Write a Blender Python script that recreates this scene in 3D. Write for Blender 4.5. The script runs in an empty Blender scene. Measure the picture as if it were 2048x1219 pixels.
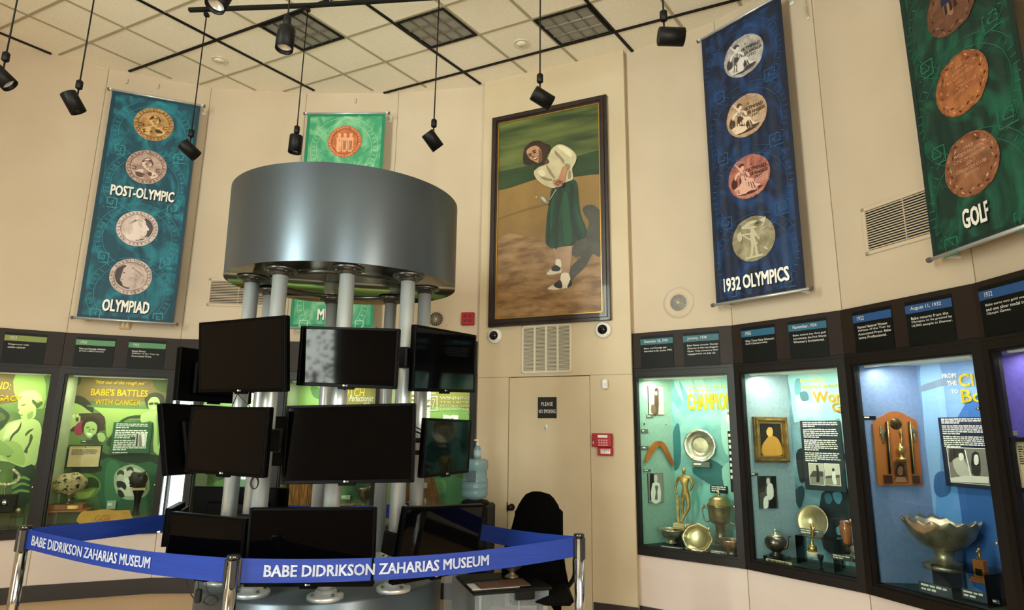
import bpy, math, random
from mathutils import Matrix, Vector
random.seed(7)
SC = bpy.context.scene
COL = SC.collection
R = math.radians
# ---------------------------------------------------------------- camera
FPX, CX, CY, EYE = 1213.3, 1024.0, 609.5, 1.7      # focal length and centre in pixels of the 2048x1219 frame
PITCH, ROLL = .20185, .01275
FW = Vector((0, math.cos(PITCH), math.sin(PITCH)))
_r0 = Vector((1, 0, 0)); _u0 = _r0.cross(FW)
RT = math.cos(ROLL)*_r0 + math.sin(ROLL)*_u0
UP = -math.sin(ROLL)*_r0 + math.cos(ROLL)*_u0
cam = bpy.data.cameras.new('camera'); cam.sensor_width = 36; cam.lens = 36*FPX/2048; cam.clip_start = .05
camo = bpy.data.objects.new('camera', cam); COL.objects.link(camo)
mw = Matrix.Identity(4)
for i in range(3): mw[i][0], mw[i][1], mw[i][2] = RT[i], UP[i], -FW[i]
mw[2][3] = EYE
camo.matrix_world = mw
SC.camera = camo
# ---------------------------------------------------------------- view, world, daylight
SC.view_settings.view_transform = 'Standard'; SC.view_settings.look = 'None'
SC.view_settings.gamma = 1; SC.view_settings.use_curve_mapping = False
SC.view_settings.exposure = 0.0
W = bpy.data.worlds.new('sky'); SC.world = W; W.use_nodes = True
W.node_tree.nodes['Background'].inputs[0].default_value = (.80, .90, 1.0, 1)
W.node_tree.nodes['Background'].inputs[1].default_value = 4.0
def area(name, loc, target, sx, sy, power, col, spread=math.pi):
    l = bpy.data.lights.new(name, 'AREA'); l.shape = 'RECTANGLE'; l.size = sx; l.size_y = sy
    l.energy = power; l.color = col; l.spread = spread
    o = bpy.data.objects.new(name, l); COL.objects.link(o); o.location = loc
    d = Vector(target)-Vector(loc); o.rotation_euler = d.to_track_quat('-Z', 'Y').to_euler()
    o['kind'] = 'helper'
    return o
# daylight through the rear left window, then two added fill lamps
area('window_daylight', (-5.15, -1.80, 2.95), (-2.0, 4.8, 2.9), 1.8, 5.0, 920, (1, .96, .90))
area('window_daylight', (.55, -2.35, 2.8), (-3.2, 5.6, 3.0), 1.5, 4.4, 220, (1, .86, .72))  # added lamp that evens the light on the front walls
area('window_daylight', (3.05, -1.0, 2.6), (-3.9, 6.2, 3.1), 1.8, 2.8, 500, (1, .74, .55))  # added warm lamp that brightens and reddens the left wall

# ---------------------------------------------------------------- helpers
def rgb(h, a=1):
    h = h.lstrip('#'); c = [int(h[i:i+2], 16)/255 for i in (0, 2, 4)]
    return tuple(x/12.92 if x <= .04045 else ((x+.055)/1.055)**2.4 for x in c)+(a,)
MATS = {}
def M(name, col, rough=.5, metal=0, col2=None, scale=8., detail=4., bump=0, bscale=None, stretch=None, lo=.35, hi=.65, coat=0, emis=0, spec=None, dist=0.):
    if name in MATS: return MATS[name]
    m = bpy.data.materials.new(name); m.use_nodes = True; nt = m.node_tree; b = nt.nodes['Principled BSDF']
    b.inputs['Base Color'].default_value = rgb(col); b.inputs['Roughness'].default_value = rough
    b.inputs['Metallic'].default_value = metal; b.inputs['Coat Weight'].default_value = coat
    if spec is not None: b.inputs['Specular IOR Level'].default_value = spec
    if emis: b.inputs['Emission Color'].default_value = rgb(col); b.inputs['Emission Strength'].default_value = emis
    if col2 or bump:
        tc = nt.nodes.new('ShaderNodeTexCoord'); mp = nt.nodes.new('ShaderNodeMapping')
        nt.links.new(tc.outputs['Object'], mp.inputs[0])
        if stretch: mp.inputs['Scale'].default_value = stretch
    if col2:
        n = nt.nodes.new('ShaderNodeTexNoise'); n.inputs['Scale'].default_value = scale; n.inputs['Detail'].default_value = detail
        n.inputs['Distortion'].default_value = dist
        nt.links.new(mp.outputs[0], n.inputs['Vector'])
        r = nt.nodes.new('ShaderNodeValToRGB'); r.color_ramp.elements[0].position = lo; r.color_ramp.elements[1].position = hi
        r.color_ramp.elements[0].color = rgb(col); r.color_ramp.elements[1].color = rgb(col2)
        nt.links.new(n.outputs[0], r.inputs[0]); nt.links.new(r.outputs[0], b.inputs['Base Color'])
    if bump:
        n2 = nt.nodes.new('ShaderNodeTexNoise'); n2.inputs['Scale'].default_value = bscale or scale*4; n2.inputs['Detail'].default_value = 5
        nt.links.new(mp.outputs[0], n2.inputs['Vector'])
        bp = nt.nodes.new('ShaderNodeBump'); bp.inputs['Strength'].default_value = bump; bp.inputs['Distance'].default_value = .01
        nt.links.new(n2.outputs[0], bp.inputs['Height']); nt.links.new(bp.outputs[0], b.inputs['Normal'])
    MATS[name] = m; return m
def glassmat(name, tint='#ffffff', refl=1.45, rough=0., base=.0):
    if name in MATS: return MATS[name]
    m = bpy.data.materials.new(name); m.use_nodes = True; nt = m.node_tree; nt.nodes.clear()
    o = nt.nodes.new('ShaderNodeOutputMaterial'); t = nt.nodes.new('ShaderNodeBsdfTransparent'); g = nt.nodes.new('ShaderNodeBsdfGlossy')
    f = nt.nodes.new('ShaderNodeFresnel'); x = nt.nodes.new('ShaderNodeMixShader')
    t.inputs[0].default_value = rgb(tint); g.inputs['Roughness'].default_value = rough; f.inputs[0].default_value = refl
    nt.links.new(f.outputs[0], x.inputs[0]); nt.links.new(t.outputs[0], x.inputs[1]); nt.links.new(g.outputs[0], x.inputs[2]); nt.links.new(x.outputs[0], o.inputs[0])
    MATS[name] = m; return m
def unit(v): return Vector(v).normalized()
def ray(px, py): return (px-CX)/FPX*RT + (CY-py)/FPX*UP + FW
def at_h(px, py, h):
    d = ray(px, py); return Vector((0, 0, EYE)) + d*((h-EYE)/d.z)
def at_y(px, py, Y):
    d = ray(px, py); return Vector((0, 0, EYE)) + d*(Y/d.y)
class Frame:
    """upright frame on a wall: x to the right, y into the wall, z up"""
    def __init__(s, A, B, z=0):
        s.o = Vector((A[0], A[1], z)); d = Vector((B[0]-A[0], B[1]-A[1], 0)); s.L = d.length; s.x = d.normalized()
        s.y = Vector((-s.x.y, s.x.x, 0)); s.z = Vector((0, 0, 1))
    def on(s, px, py, d=0.):
        r = ray(px, py); c = Vector((0, 0, EYE))-s.o; t = (d-c.dot(s.y))/r.dot(s.y); p = c+t*r; return (p.dot(s.x), p.dot(s.z))
    def mat(s, p=(0, 0, 0)):
        m = Matrix.Identity(4); q = s.o+s.x*p[0]+s.y*p[1]+s.z*p[2]
        for i in range(3): m[i][0], m[i][1], m[i][2], m[i][3] = s.x[i], s.y[i], s.z[i], q[i]
        return m
    def sub(s, a, b): # frame between two local (x,y) points
        A = s.mat() @ Vector((a[0], a[1], 0)); B = s.mat() @ Vector((b[0], b[1], 0)); return Frame(A, B)
WORLD = Frame((0, 0), (1, 0))
MW = {}
def setp(o, label=None, cat=None, group=None, kind=None):
    if label: o['label'] = label
    if cat: o['category'] = cat
    if group: o['group'] = group
    if kind: o['kind'] = kind
    return o
def thing(name, label, cat, fr=WORLD, p=(0, 0, 0), group=None, rz=0):
    o = bpy.data.objects.new(name, None); COL.objects.link(o); o.empty_display_size = .05
    m = fr.mat(p) @ Matrix.Rotation(rz, 4, 'Z')
    o.matrix_world = m; MW[o.name] = m
    return setp(o, label, cat, group)
def put(name, me, parent=None, world=None, **kw):
    o = bpy.data.objects.new(name, me); COL.objects.link(o)
    if parent: o.parent = parent
    MW[o.name] = MW[parent.name] if parent else Matrix.Identity(4)
    return setp(o, **kw)
def smooth_closed(pts, n=3):
    out = []; k = len(pts)
    for i in range(k):
        a, b, c, d = pts[i-1], pts[i], pts[(i+1) % k], pts[(i+2) % k]
        for j in range(n):
            t = j/n
            out.append(tuple(.5*(2*b[q]+(c[q]-a[q])*t+(2*a[q]-5*b[q]+4*c[q]-d[q])*t*t+(3*b[q]-a[q]-3*c[q]+d[q])*t**3) for q in range(len(b))))
    return out
def smooth_open(pts, n=6):
    out = []; k = len(pts)
    for i in range(k-1):
        a, b, c, d = pts[max(i-1, 0)], pts[i], pts[i+1], pts[min(i+2, k-1)]
        for j in range(n):
            t = j/n
            out.append(tuple(.5*(2*b[q]+(c[q]-a[q])*t+(2*a[q]-5*b[q]+4*c[q]-d[q])*t*t+(3*b[q]-a[q]-3*c[q]+d[q])*t**3) for q in range(len(b))))
    out.append(tuple(pts[-1])); return out
GLY = {}
def glyphs(s, bold=.0, shear=0., sp=1.):
    key = (s, bold, shear, sp)
    if key in GLY: return GLY[key]
    c = bpy.data.curves.new('writing', 'FONT'); c.body = s; c.size = 1; c.resolution_u = 2; c.offset = bold; c.shear = shear; c.space_character = sp
    o = bpy.data.objects.new('writing', c); me = bpy.data.meshes.new_from_object(o)
    V = [(v.co.x, v.co.y) for v in me.vertices]; F = [tuple(p.vertices) for p in me.polygons]
    bpy.data.objects.remove(o); bpy.data.curves.remove(c); bpy.data.meshes.remove(me)
    xs = [v[0] for v in V]; ys = [v[1] for v in V]
    x0, x1, y0, y1 = min(xs), max(xs), min(ys), max(ys)
    V = [((x-x0)/(x1-x0), (y-y0)/(y1-y0)) for x, y in V]
    GLY[key] = (V, F, x1-x0, y1-y0); return GLY[key]
class MB:
    def __init__(s): s.v, s.f, s.m, s.sm, s.mats = [], [], [], [], []; s.T = None
    def mi(s, m):
        if m not in s.mats: s.mats.append(m)
        return s.mats.index(m)
    def add(s, V, F, m, smooth=False, T=None):
        b = len(s.v); T = T or s.T
        for p in V: s.v.append(tuple(T @ Vector(p)) if T else tuple(p))
        k = s.mi(m)
        for f in F: s.f.append(tuple(b+i for i in f)); s.m.append(k); s.sm.append(smooth)
        return s
    def box(s, x0, x1, y0, y1, z0, z1, m, T=None, bev=0):
        if bev:
            q = min(bev, (x1-x0)/2.01, (y1-y0)/2.01, (z1-z0)/2.01); xs = (x0, x0+q, x1-q, x1); V = []; F = []
            def ring(z, i):
                return [(x0+i+q*(i == 0), y0+i, z), (x1-i-q*(i == 0), y0+i, z), (x1-i, y0+i+q*(i == 0), z), (x1-i, y1-i-q*(i == 0), z),
                        (x1-i-q*(i == 0), y1-i, z), (x0+i+q*(i == 0), y1-i, z), (x0+i, y1-i-q*(i == 0), z), (x0+i, y0+i+q*(i == 0), z)]
            for z, i in ((z0, q), (z0+q, 0), (z1-q, 0), (z1, q)): V += ring(z, i)
            for k in range(3):
                for i in range(8): F.append((k*8+i, k*8+(i+1) % 8, k*8+8+(i+1) % 8, k*8+8+i))
            F += [tuple(range(7, -1, -1)), tuple(range(24, 32))]
            return s.add(V, F, m, False, T)
        V = [(x, y, z) for z in (z0, z1) for y in (y0, y1) for x in (x0, x1)]
        return s.add(V, [(0, 2, 3, 1), (4, 5, 7, 6), (0, 1, 5, 4), (2, 6, 7, 3), (0, 4, 6, 2), (1, 3, 7, 5)], m, False, T)
    def lathe(s, prof, m, c=(0, 0, 0), n=32, smooth=True, cap=True, wav=None, T=None, sx=1, sy=1):
        V, F = [], []
        for j, (r, z) in enumerate(prof):
            for i in range(n):
                a = 2*math.pi*i/n; rr = r*(1+(wav(a, j) if wav else 0)); V.append((c[0]+rr*math.cos(a)*sx, c[1]+rr*math.sin(a)*sy, c[2]+z))
        for j in range(len(prof)-1):
            for i in range(n): F.append((j*n+i, j*n+(i+1) % n, (j+1)*n+(i+1) % n, (j+1)*n+i))
        s.add(V, F, m, smooth, T)
        if cap:
            b = len(s.v)-len(V); k = s.mi(m)
            if prof[0][0] > 1e-5: s.f.append(tuple(b+i for i in range(n-1, -1, -1))); s.m.append(k); s.sm.append(False)
            if prof[-1][0] > 1e-5: s.f.append(tuple(b+(len(prof)-1)*n+i for i in range(n))); s.m.append(k); s.sm.append(False)
        return s
    def cyl(s, a, b, r, m, n=16, r2=None, smooth=True):
        a, b = Vector(a), Vector(b); d = b-a; L = d.length
        T = Matrix.Translation(a) @ d.to_track_quat('Z', 'Y').to_matrix().to_4x4()
        if s.T: T = s.T @ T
        return s.lathe([(r, 0), (r if r2 is None else r2, L)], m, n=n, smooth=smooth, T=T)
    def tube(s, pts, r, m, n=8, smooth=6, rr=None):
        P = [Vector(p) for p in (smooth_open(pts, smooth) if smooth else pts)]; V, F = [], []; k = len(P); nrm = None
        for i, p in enumerate(P):
            t = (P[min(i+1, k-1)]-P[max(i-1, 0)]).normalized()
            if nrm is None: nrm = t.orthogonal().normalized()
            nrm = (nrm-t*nrm.dot(t)).normalized(); bi = t.cross(nrm); q = r if rr is None else rr[0]+(rr[1]-rr[0])*i/(k-1)
            for j in range(n):
                a = 2*math.pi*j/n; V.append(p+q*(math.cos(a)*nrm+math.sin(a)*bi))
        for i in range(k-1):
            for j in range(n): F.append((i*n+j, i*n+(j+1) % n, (i+1)*n+(j+1) % n, (i+1)*n+j))
        F += [tuple(range(n-1, -1, -1)), tuple((k-1)*n+j for j in range(n))]
        return s.add(V, F, m, True)
    def prism(s, pts, y0, y1, m, side=None):
        n = len(pts); V = [(x, y0, z) for x, z in pts]+[(x, y1, z) for x, z in pts]
        F = [tuple(range(n)), tuple(range(2*n-1, n-1, -1))]+[(i, n+i, n+(i+1) % n, (i+1) % n) for i in range(n)]
        return s.add(V, F, m)
    def poly(s, pts, y, m, sm=0):
        if sm: pts = smooth_closed(pts, sm)
        ar = sum(a[0]*b[1]-b[0]*a[1] for a, b in zip(pts, pts[1:]+pts[:1]))
        if ar < 0: pts = pts[::-1]
        yy = y if callable(y) else (lambda x, z: y)
        return s.add([(x, yy(x, z), z) for x, z in pts], [tuple(range(len(pts)))], m)
    def rect(s, x0, x1, z0, z1, y, m): return s.poly([(x0, z0), (x1, z0), (x1, z1), (x0, z1)], y, m)
    def disc(s, cx, cz, r, y, m, r0=0., n=40, k=3, rz=None):
        yy = y if callable(y) else (lambda x, z: y); rz = rz or r; V = []; F = []
        for j in range(k+1):
            q = (r0+(r-r0)*j/k)/r
            for i in range(n):
                a = 2*math.pi*i/n; x = cx+q*r*math.cos(a); z = cz+q*rz*math.sin(a); V.append((x, yy(x, z), z))
        for j in range(k):
            for i in range(n):
                if j == 0 and r0 == 0:
                    if i: continue
                    F.append(tuple(n+t for t in range(n)))
                else: F.append((j*n+i, j*n+n+i, j*n+n+(i+1) % n, j*n+(i+1) % n))
        return s.add(V, F, m)
    def text(s, t, x0, x1, z0, z1, y, m, bold=.0, shear=0., rise=0., sp=1.):
        V, F, _, _ = glyphs(t, 0, shear, sp); yy = y if callable(y) else (lambda x, z: y)
        k = bold*(z1-z0)*.55
        if bold:
            for dx, dz in ((-k, k), (k, k), (k, -k)): s.text(t, x0+dx, x1+dx, z0+dz, z1+dz, y, m, 0, shear, rise, sp)
            x0 -= k; x1 -= k; z0 -= k; z1 -= k; bold = 0
        out = []
        for u, v in V:
            x = x0+(x1-x0)*u; z = z0+(z1-z0)*v+rise*u; out.append((x, yy(x, z), z))
        return s.add(out, F, m)
    def line(s, p, q, w, y, m):
        dx, dz = q[0]-p[0], q[1]-p[1]; L = math.hypot(dx, dz) or 1; nx, nz = -dz/L*w/2, dx/L*w/2
        return s.poly([(p[0]+nx, p[1]+nz), (q[0]+nx, q[1]+nz), (q[0]-nx, q[1]-nz), (p[0]-nx, p[1]-nz)], y, m)
    def words(s, x0, x1, z1, rows, h, y, m, pitch=1.7, last=.6, rnd=random, wl=(2.5, 7)):
        for k in range(rows):
            x = x0; z = z1-h*(k*pitch+1); end = x1 if k < rows-1 else x0+(x1-x0)*last
            end -= (x1-x0)*rnd.uniform(0, .08)
            while x < end-h:
                w = h*rnd.uniform(*wl)*.6; w = min(w, end-x)
                s.rect(x, x+w, z, z+h*rnd.uniform(.75, 1), y, m); x += w+h*.55
    def build(s, name, parent=None, fr=None, **kw):
        me = bpy.data.meshes.new(name)
        T = (fr or WORLD).mat()
        if parent is not None: T = MW[parent.name].inverted() @ T
        elif fr is None: T = None
        me.from_pydata([tuple(T @ Vector(p)) for p in s.v] if T else s.v, [], s.f)
        for m in s.mats: me.materials.append(m)
        me.polygons.foreach_set('material_index', s.m); me.polygons.foreach_set('use_smooth', s.sm); me.update()
        return put(name, me, parent, **kw)
def skin_mesh(name, J, Ed, m, parent=None, fr=None, sub=1, **kw):
    """one continuous figure grown over joints; J: {key:(x,y,z,radius)}"""
    T = (fr or WORLD).mat()
    if parent is not None: T = MW[parent.name].inverted() @ T
    keys = list(J); me = bpy.data.meshes.new('figure'); me.from_pydata([J[k][:3] for k in keys], [(keys.index(a), keys.index(b)) for a, b in Ed], [])
    o = bpy.data.objects.new('figure', me); COL.objects.link(o)
    md = o.modifiers.new('skin', 'SKIN'); md.use_smooth_shade = True
    for i, k in enumerate(keys):
        r = J[k][3]; sv = me.skin_vertices[0].data[i]; sv.radius = (r, r) if not isinstance(r, tuple) else r; sv.use_root = (i == 0)
    if sub: o.modifiers.new('sub', 'SUBSURF').levels = sub
    dg = bpy.context.evaluated_depsgraph_get(); e = o.evaluated_get(dg); out = bpy.data.meshes.new_from_object(e)
    bpy.data.objects.remove(o); out.transform(T); out.materials.clear(); out.materials.append(m); out.name = name
    for p in out.polygons: p.use_smooth = True; p.material_index = 0
    return put(name, out, parent, **kw)

# ---------------------------------------------------------------- materials
m_wall = M('cream wall paint', '#CDBCA6', .75, col2='#C6B49D', scale=1.2, bump=.05, bscale=60)
m_pil = M('cream pilaster paint', '#CEBDA0', .6, col2='#C6B496', scale=1.3, bump=.05, bscale=60)
m_kick = M('pale panel paint', '#DCCCC4', .6, col2='#D6C6BE', scale=2)
m_seam = M('panel seam', '#8F8064', .8)
m_ceil = M('ceiling tile', '#F4EDDD', .9, col2='#ECE3D0', scale=60, bump=.12, bscale=180)
m_bar = M('grey ceiling grid', '#A99F88', .6)
m_black = M('black paint', '#060607', .5, spec=.25)
m_blackm = M('matt black', '#08080A', .8)
m_base = M('dark vinyl skirting', '#2E2827', .45)
m_floor = M('tan carpet', '#E0C09A', .95, col2='#D0B08A', scale=90, bump=.3, bscale=300)
m_frame = M('dark bronze frame', '#15100E', .42, spec=.3)
m_frame2 = M('dark bronze bead', '#33291F', .35, .2, spec=.3)
m_band = M('brown laminate', '#271B15', .5, col2='#231812', scale=3, spec=.25)
m_white = M('white plastic', '#E4E2DC', .4)
m_offwhite = M('ivory enamel', '#D8D0BD', .45)
m_red = M('red enamel', '#A3121F', .4)
m_redd = M('dark red', '#5E0A12', .5)
m_gold = M('gilt edge', '#B98F45', .35, .7)
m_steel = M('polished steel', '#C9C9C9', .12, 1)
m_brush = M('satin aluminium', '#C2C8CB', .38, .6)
m_drum = M('silver grey lacquer', '#646F7A', .42, .85)
def aniso(m, amt=.85, rot=0.):
    nt = m.node_tree; b = nt.nodes['Principled BSDF']; b.inputs['Anisotropic'].default_value = amt; b.inputs['Anisotropic Rotation'].default_value = rot
    t = nt.nodes.new('ShaderNodeTangent'); t.direction_type = 'RADIAL'; t.axis = 'Z'; nt.links.new(t.outputs[0], b.inputs['Tangent']); return m
aniso(m_drum, .75, .25)
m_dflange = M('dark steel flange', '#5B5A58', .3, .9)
m_blue = M('blue webbing', '#002880', .6, col2='#003092', scale=3, stretch=(1, 1, 30))
m_letter = M('white print', '#F2F0EA', .6)
m_tv = M('black tv plastic', '#020203', .4, spec=.06)
m_screen = M('dark tv screen', '#020203', .05, spec=.16)
m_gpane = glassmat('clear case glass', '#F4FAF6', 1.32)
m_acr = glassmat('clear acrylic', '#D9E2DC', 1.5, .02)

# ---------------------------------------------------------------- room plan
V = {'V0': (-5.56, 5.83), 'L1': (-4.69, 6.334), 'L2': (-3.692, 6.718), 'L3': (-2.56, 6.81), 'L4': (-1.42, 6.77), 'L5': (-.37, 6.6),
     'R1': (1.17, 5.948), 'R2': (1.986, 5.379), 'R3': (2.57, 4.63), 'R4': (2.93, 3.72), 'R5': (3.017, 2.72)}
HB, HM, HT, HC, BB = .591, 2.264, 2.636, 5.72, .152
FV, FA, FB, FC, FD = Frame(V['V0'], V['L1']), Frame(V['L1'], V['L2']), Frame(V['L2'], V['L3']), Frame(V['L3'], V['L4']), Frame(V['L4'], V['L5'])
G1, G2, G3, G4 = Frame(V['R1'], V['R2']), Frame(V['R2'], V['R3']), Frame(V['R3'], V['R4']), Frame(V['R4'], V['R5'])
PIL = Frame((-.354, 6.526), (1.163, 5.859))
REAR = [V['R5'], (2.95, 1.6), (2.55, .5), (1.85, -.55), (.8, -1.35), (-.45, -1.85), (-1.6, -2.05), (-2.7, -2.0), (-3.9, -1.45), (-5.0, -.5), (-5.9, .75), (-6.35, 2.1), (-6.4, 3.5), (-6.15, 4.75), V['V0']]

fl = MB(); fl.box(-7.5, 4.2, -3.2, 8, -.05, 0, m_floor); fl.build('floor', kind='structure')
ce = MB(); ce.box(-7.5, 4.2, -3.2, 8, HC, HC+.05, m_ceil); ce.build('ceiling', kind='structure')
# ceiling grid, black reveals and grey tees
dU, dV = Vector((.907, -.421, 0)), Vector((.605, .796, 0)); PU, PV, U0, V0_ = .5935, .5365, -6.165, 3.985
def gp(u, v, z): p = dU*u+dV*v; return (p.x, p.y, z)
grid, reveal = MB(), MB()
def gbar(mb, a, b, w, m, z0, z1):
    a, b = Vector((*a, 0)), Vector((*b, 0)); d = (b-a).normalized(); n = Vector((-d.y, d.x, 0))*w/2
    V_ = [tuple(p+q+Vector((0, 0, z))) for z in (z0, z1) for p, q in ((a, -n), (b, -n), (b, n), (a, n))]
    mb.add(V_, [(3, 2, 1, 0), (4, 5, 6, 7), (0, 1, 5, 4), (1, 2, 6, 5), (2, 3, 7, 6), (3, 0, 4, 7)], m)
def inside(p):
    poly = [V[k] for k in ('L1', 'L2', 'L3', 'L4', 'L5')]+[V['R1'], V['R2'], V['R3'], V['R4']]+REAR; c = False; n = len(poly)
    for i in range(n):
        (x1, y1), (x2, y2) = poly[i], poly[i-1]
        if (y1 > p[1]) != (y2 > p[1]) and p[0] < (x2-x1)*(p[1]-y1)/(y2-y1)+x1: c = not c
    return c
for k in range(-6, 16):
    u = U0+k*PU; blk = k % 3 == 0
    pts = [gp(u, v*.1, 0)[:2] for v in range(-60, 130)]; ins = [p for p in pts if inside(p)]
    if len(ins) > 1: gbar(reveal if blk else grid, ins[0], ins[-1], .03 if blk else .028, m_black if blk else m_bar, HC-(.012 if blk else .006), HC)
for k in range(-18, 16):
    v = V0_+k*PV; blk = k % 3 == 0
    pts = [gp(u*.1, v, 0)[:2] for u in range(-130, 90)]; ins = [p for p in pts if inside(p)]
    if len(ins) > 1: gbar(reveal if blk else grid, ins[0], ins[-1], .028 if blk else .026, m_black if blk else m_bar, HC-(.013 if blk else .007), HC)
grid.build('trim_1', kind='structure'); reveal.build('trim_2', kind='structure')

def wallpiece(mb, fr, m=m_wall, lo=HB, hi=HC, x0=0, x1=None, seam=True, th=.05, kick=True):
    x1 = fr.L if x1 is None else x1; T = fr.mat()
    mb.box(x0, x1, 0, th, HT-.02, hi, m, T=T)
    if kick: mb.box(x0, x1, 0, th, 0, lo, m_kick, T=T)
    if seam:
        mb.box(x0-.003, x0+.003, -.002, .01, HT, hi, m_seam, T=T); mb.box(x0-.003, x0+.003, -.002, .01, 0, lo, m_seam, T=T)
def skirt(mb, fr, x0=0, x1=None): mb.box(x0, fr.L if x1 is None else x1, -.012, .0, 0, BB, m_base, T=fr.mat())
wl = MB()
for f in (FV, FA): wallpiece(wl, f)
wl.build('wall_left', kind='structure')
wb = MB()
wallpiece(wb, FB); wallpiece(wb, FC); wallpiece(wb, FD, x1=FD.L+.09)
wb.box(FD.L-.01, FD.L+.09, 0, .05, HB-.01, HT, m_wall, T=FD.mat())
# pilaster with the door and its seams
pT = PIL.mat(); PX = PIL.L
wb.box(0, .36, 0, .12, 0, 2.235, m_pil, T=pT); wb.box(1.24, PX, 0, .12, 0, 2.235, m_pil, T=pT); wb.box(0, PX, 0, .12, 2.235, HC, m_pil, T=pT)
wb.box(.36, 1.24, .06, .12, 0, 2.235, m_blackm, T=pT)
wb.box(0, .36, -.0015, .01, 2.232, 2.237, m_seam, T=pT); wb.box(1.24, PX, -.0015, .01, 2.232, 2.237, m_seam, T=pT)
wb.build('wall_back', kind='structure')
wr = MB()
wallpiece(wr, G1, x0=-.07); wr.box(-.07, .01, 0, .05, HB-.01, HT, m_wall, T=G1.mat())
for f in (G2, G3, G4): wallpiece(wr, f)
wr.build('wall_right', kind='structure')
dr = MB(); dr.box(.366, 1.234, .006, .05, .01, 2.228, m_pil, T=pT, bev=.003); door_o = dr.build('door_1', kind='structure')
sk = MB()
for f in (FV, FA, FB, FC, FD): skirt(sk, f)
sk.build('baseboard_left', kind='structure')
sk = MB(); skirt(sk, PIL, 1.25, PX+.01); skirt(sk, PIL, 0, .35)
for f in (G1, G2, G3, G4): skirt(sk, f)
sk.build('baseboard_right', kind='structure')
# rear half of the room; all windows but the tallest are added for fill lamps
wq = MB(); WIN = {4: (.12, 1.22, .3, 5.0), 8: (.08, 1.38, .25, 5.5), 2: (.15, 1.1, .6, 3.8), 3: (.15, 1.1, .6, 3.8)}; nwin = 2
for i in range(len(REAR)-1):
    f = Frame(REAR[i], REAR[i+1]); T = f.mat(); L = f.L
    if i in WIN:
        a, b, z0, z1 = WIN[i]; b = min(b, L-.1)
        wq.box(0, a, 0, .1, 0, HC, m_wall, T=T); wq.box(b, L, 0, .1, 0, HC, m_wall, T=T); wq.box(a, b, 0, .1, 0, z0, m_wall, T=T); wq.box(a, b, 0, .1, z1, HC, m_wall, T=T)
        w = MB()
        for x in (a, (a+b)/2-.015, b-.03): w.box(x, x+.03, .01, .07, z0, z1, m_frame, T=T)
        for z in (z0, (z0+z1)/2, z1-.03): w.box(a, b, .012, .068, z, z+.03, m_frame, T=T)
        w.box(a, b, .038, .042, z0, z1, m_gpane, T=T)
        w.build('window_%d' % nwin, kind='structure'); nwin += 1
    else: wq.box(0, L, 0, .1, 0, HC, m_wall, T=T)
wq.build('wall_rear', kind='structure')
m_leaf = M('garden leaves', '#33502C', .7, col2='#5E7A3E', scale=3)
def foliage(c, r, n, name, label, group=None, seed=1, s=.07):
    rn = random.Random(seed); t = thing(name, label, 'tree', WORLD, (c[0], c[1], 0), group); mb = MB(); tr = MB()
    tr.tube([(c[0], c[1], 0), (c[0]+.03, c[1], c[2]*.5), (c[0], c[1], c[2])], .05, M('bark', '#5A4A3A', .9), rr=(.07, .03)); tr.build('trunk', t)
    for i in range(n):
        d = unit((rn.gauss(0, 1), rn.gauss(0, 1), rn.gauss(0, 1)))*rn.random()**.4
        p = Vector(c)+Vector((d.x*r[0], d.y*r[1], d.z*r[2])); u = unit((rn.gauss(0, 1), rn.gauss(0, 1), rn.gauss(0, 1))); w = u.orthogonal()
        a, b = u*s, w*s*.45; mb.add([tuple(p-a), tuple(p+b), tuple(p+a), tuple(p-b)], [(0, 1, 2, 3)], m_leaf)
    mb.build('foliage', t)
if True:   # added window and shrub standing in for a reflection in the case glass
    T = FB.mat(); f = FB
    T = FB.mat(); w = MB(); X0, X1 = .03, .235
    for x in (X0, X1-.02): w.box(x, x+.02, .0, .06, HB, HM, m_frame2, T=T)
    for z in (HB, 1.42, HM-.03): w.box(X0, X1, .0, .06, z, z+.03, m_frame2, T=T)
    w.box(X0, X1, .03, .034, HB, HM, m_gpane, T=T); w.build('window_1', kind='structure')
foliage((-3.75, 8.1, 1.5), (.5, .35, .75), 700, 'garden_shrub', 'green leafy shrub seen outside the narrow window', seed=3, s=.06)  # added shrub, plays the foliage mirrored in the case glass
foliage((-4.55, -1.75, 1.7), (.75, .3, 1.2), 280, 'garden_tree', 'leafy tree standing outside the rear window', seed=5, s=.06)

# ================================================================ header band and its dated placards
def header(fr, label, x0=0, x1=None):
    x1 = fr.L if x1 is None else x1
    t = thing('header_panel', label, 'header panel', fr, (x0, 0, HM), 'brown header panels above the showcases')
    mb = MB(); mb.box(x0+.002, x1-.002, -.03, 0, HM, HT, m_band, bev=.003); mb.build('panel', t, fr)
    mb = MB(); mb.box(x0, x1, -.036, 0, HM-.004, HM+.03, m_frame, bev=.004); mb.build('bottom_rail', t, fr)
header(FV, 'brown header panel with the colon cancer placard, at the left edge')
header(FA, 'brown header panel above the showcase on battles with cancer')
header(FB, 'brown header panel above the side window and forgotten pages showcase'); header(FC, 'brown header panel behind the centre of the monitor tower'); header(FD, 'brown header panel behind the right side of the monitor tower')
header(G1, 'brown header panel above the showcase with boomerang and silver dish')
header(G2, 'brown header panel above the teapot showcase'); header(G3, 'brown header panel above the showcase with the wooden plaque'); header(G4, 'brown header panel above the purple showcase at the right edge')
m_pblk = M('placard black', '#080A09', .5, spec=.2)
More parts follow.
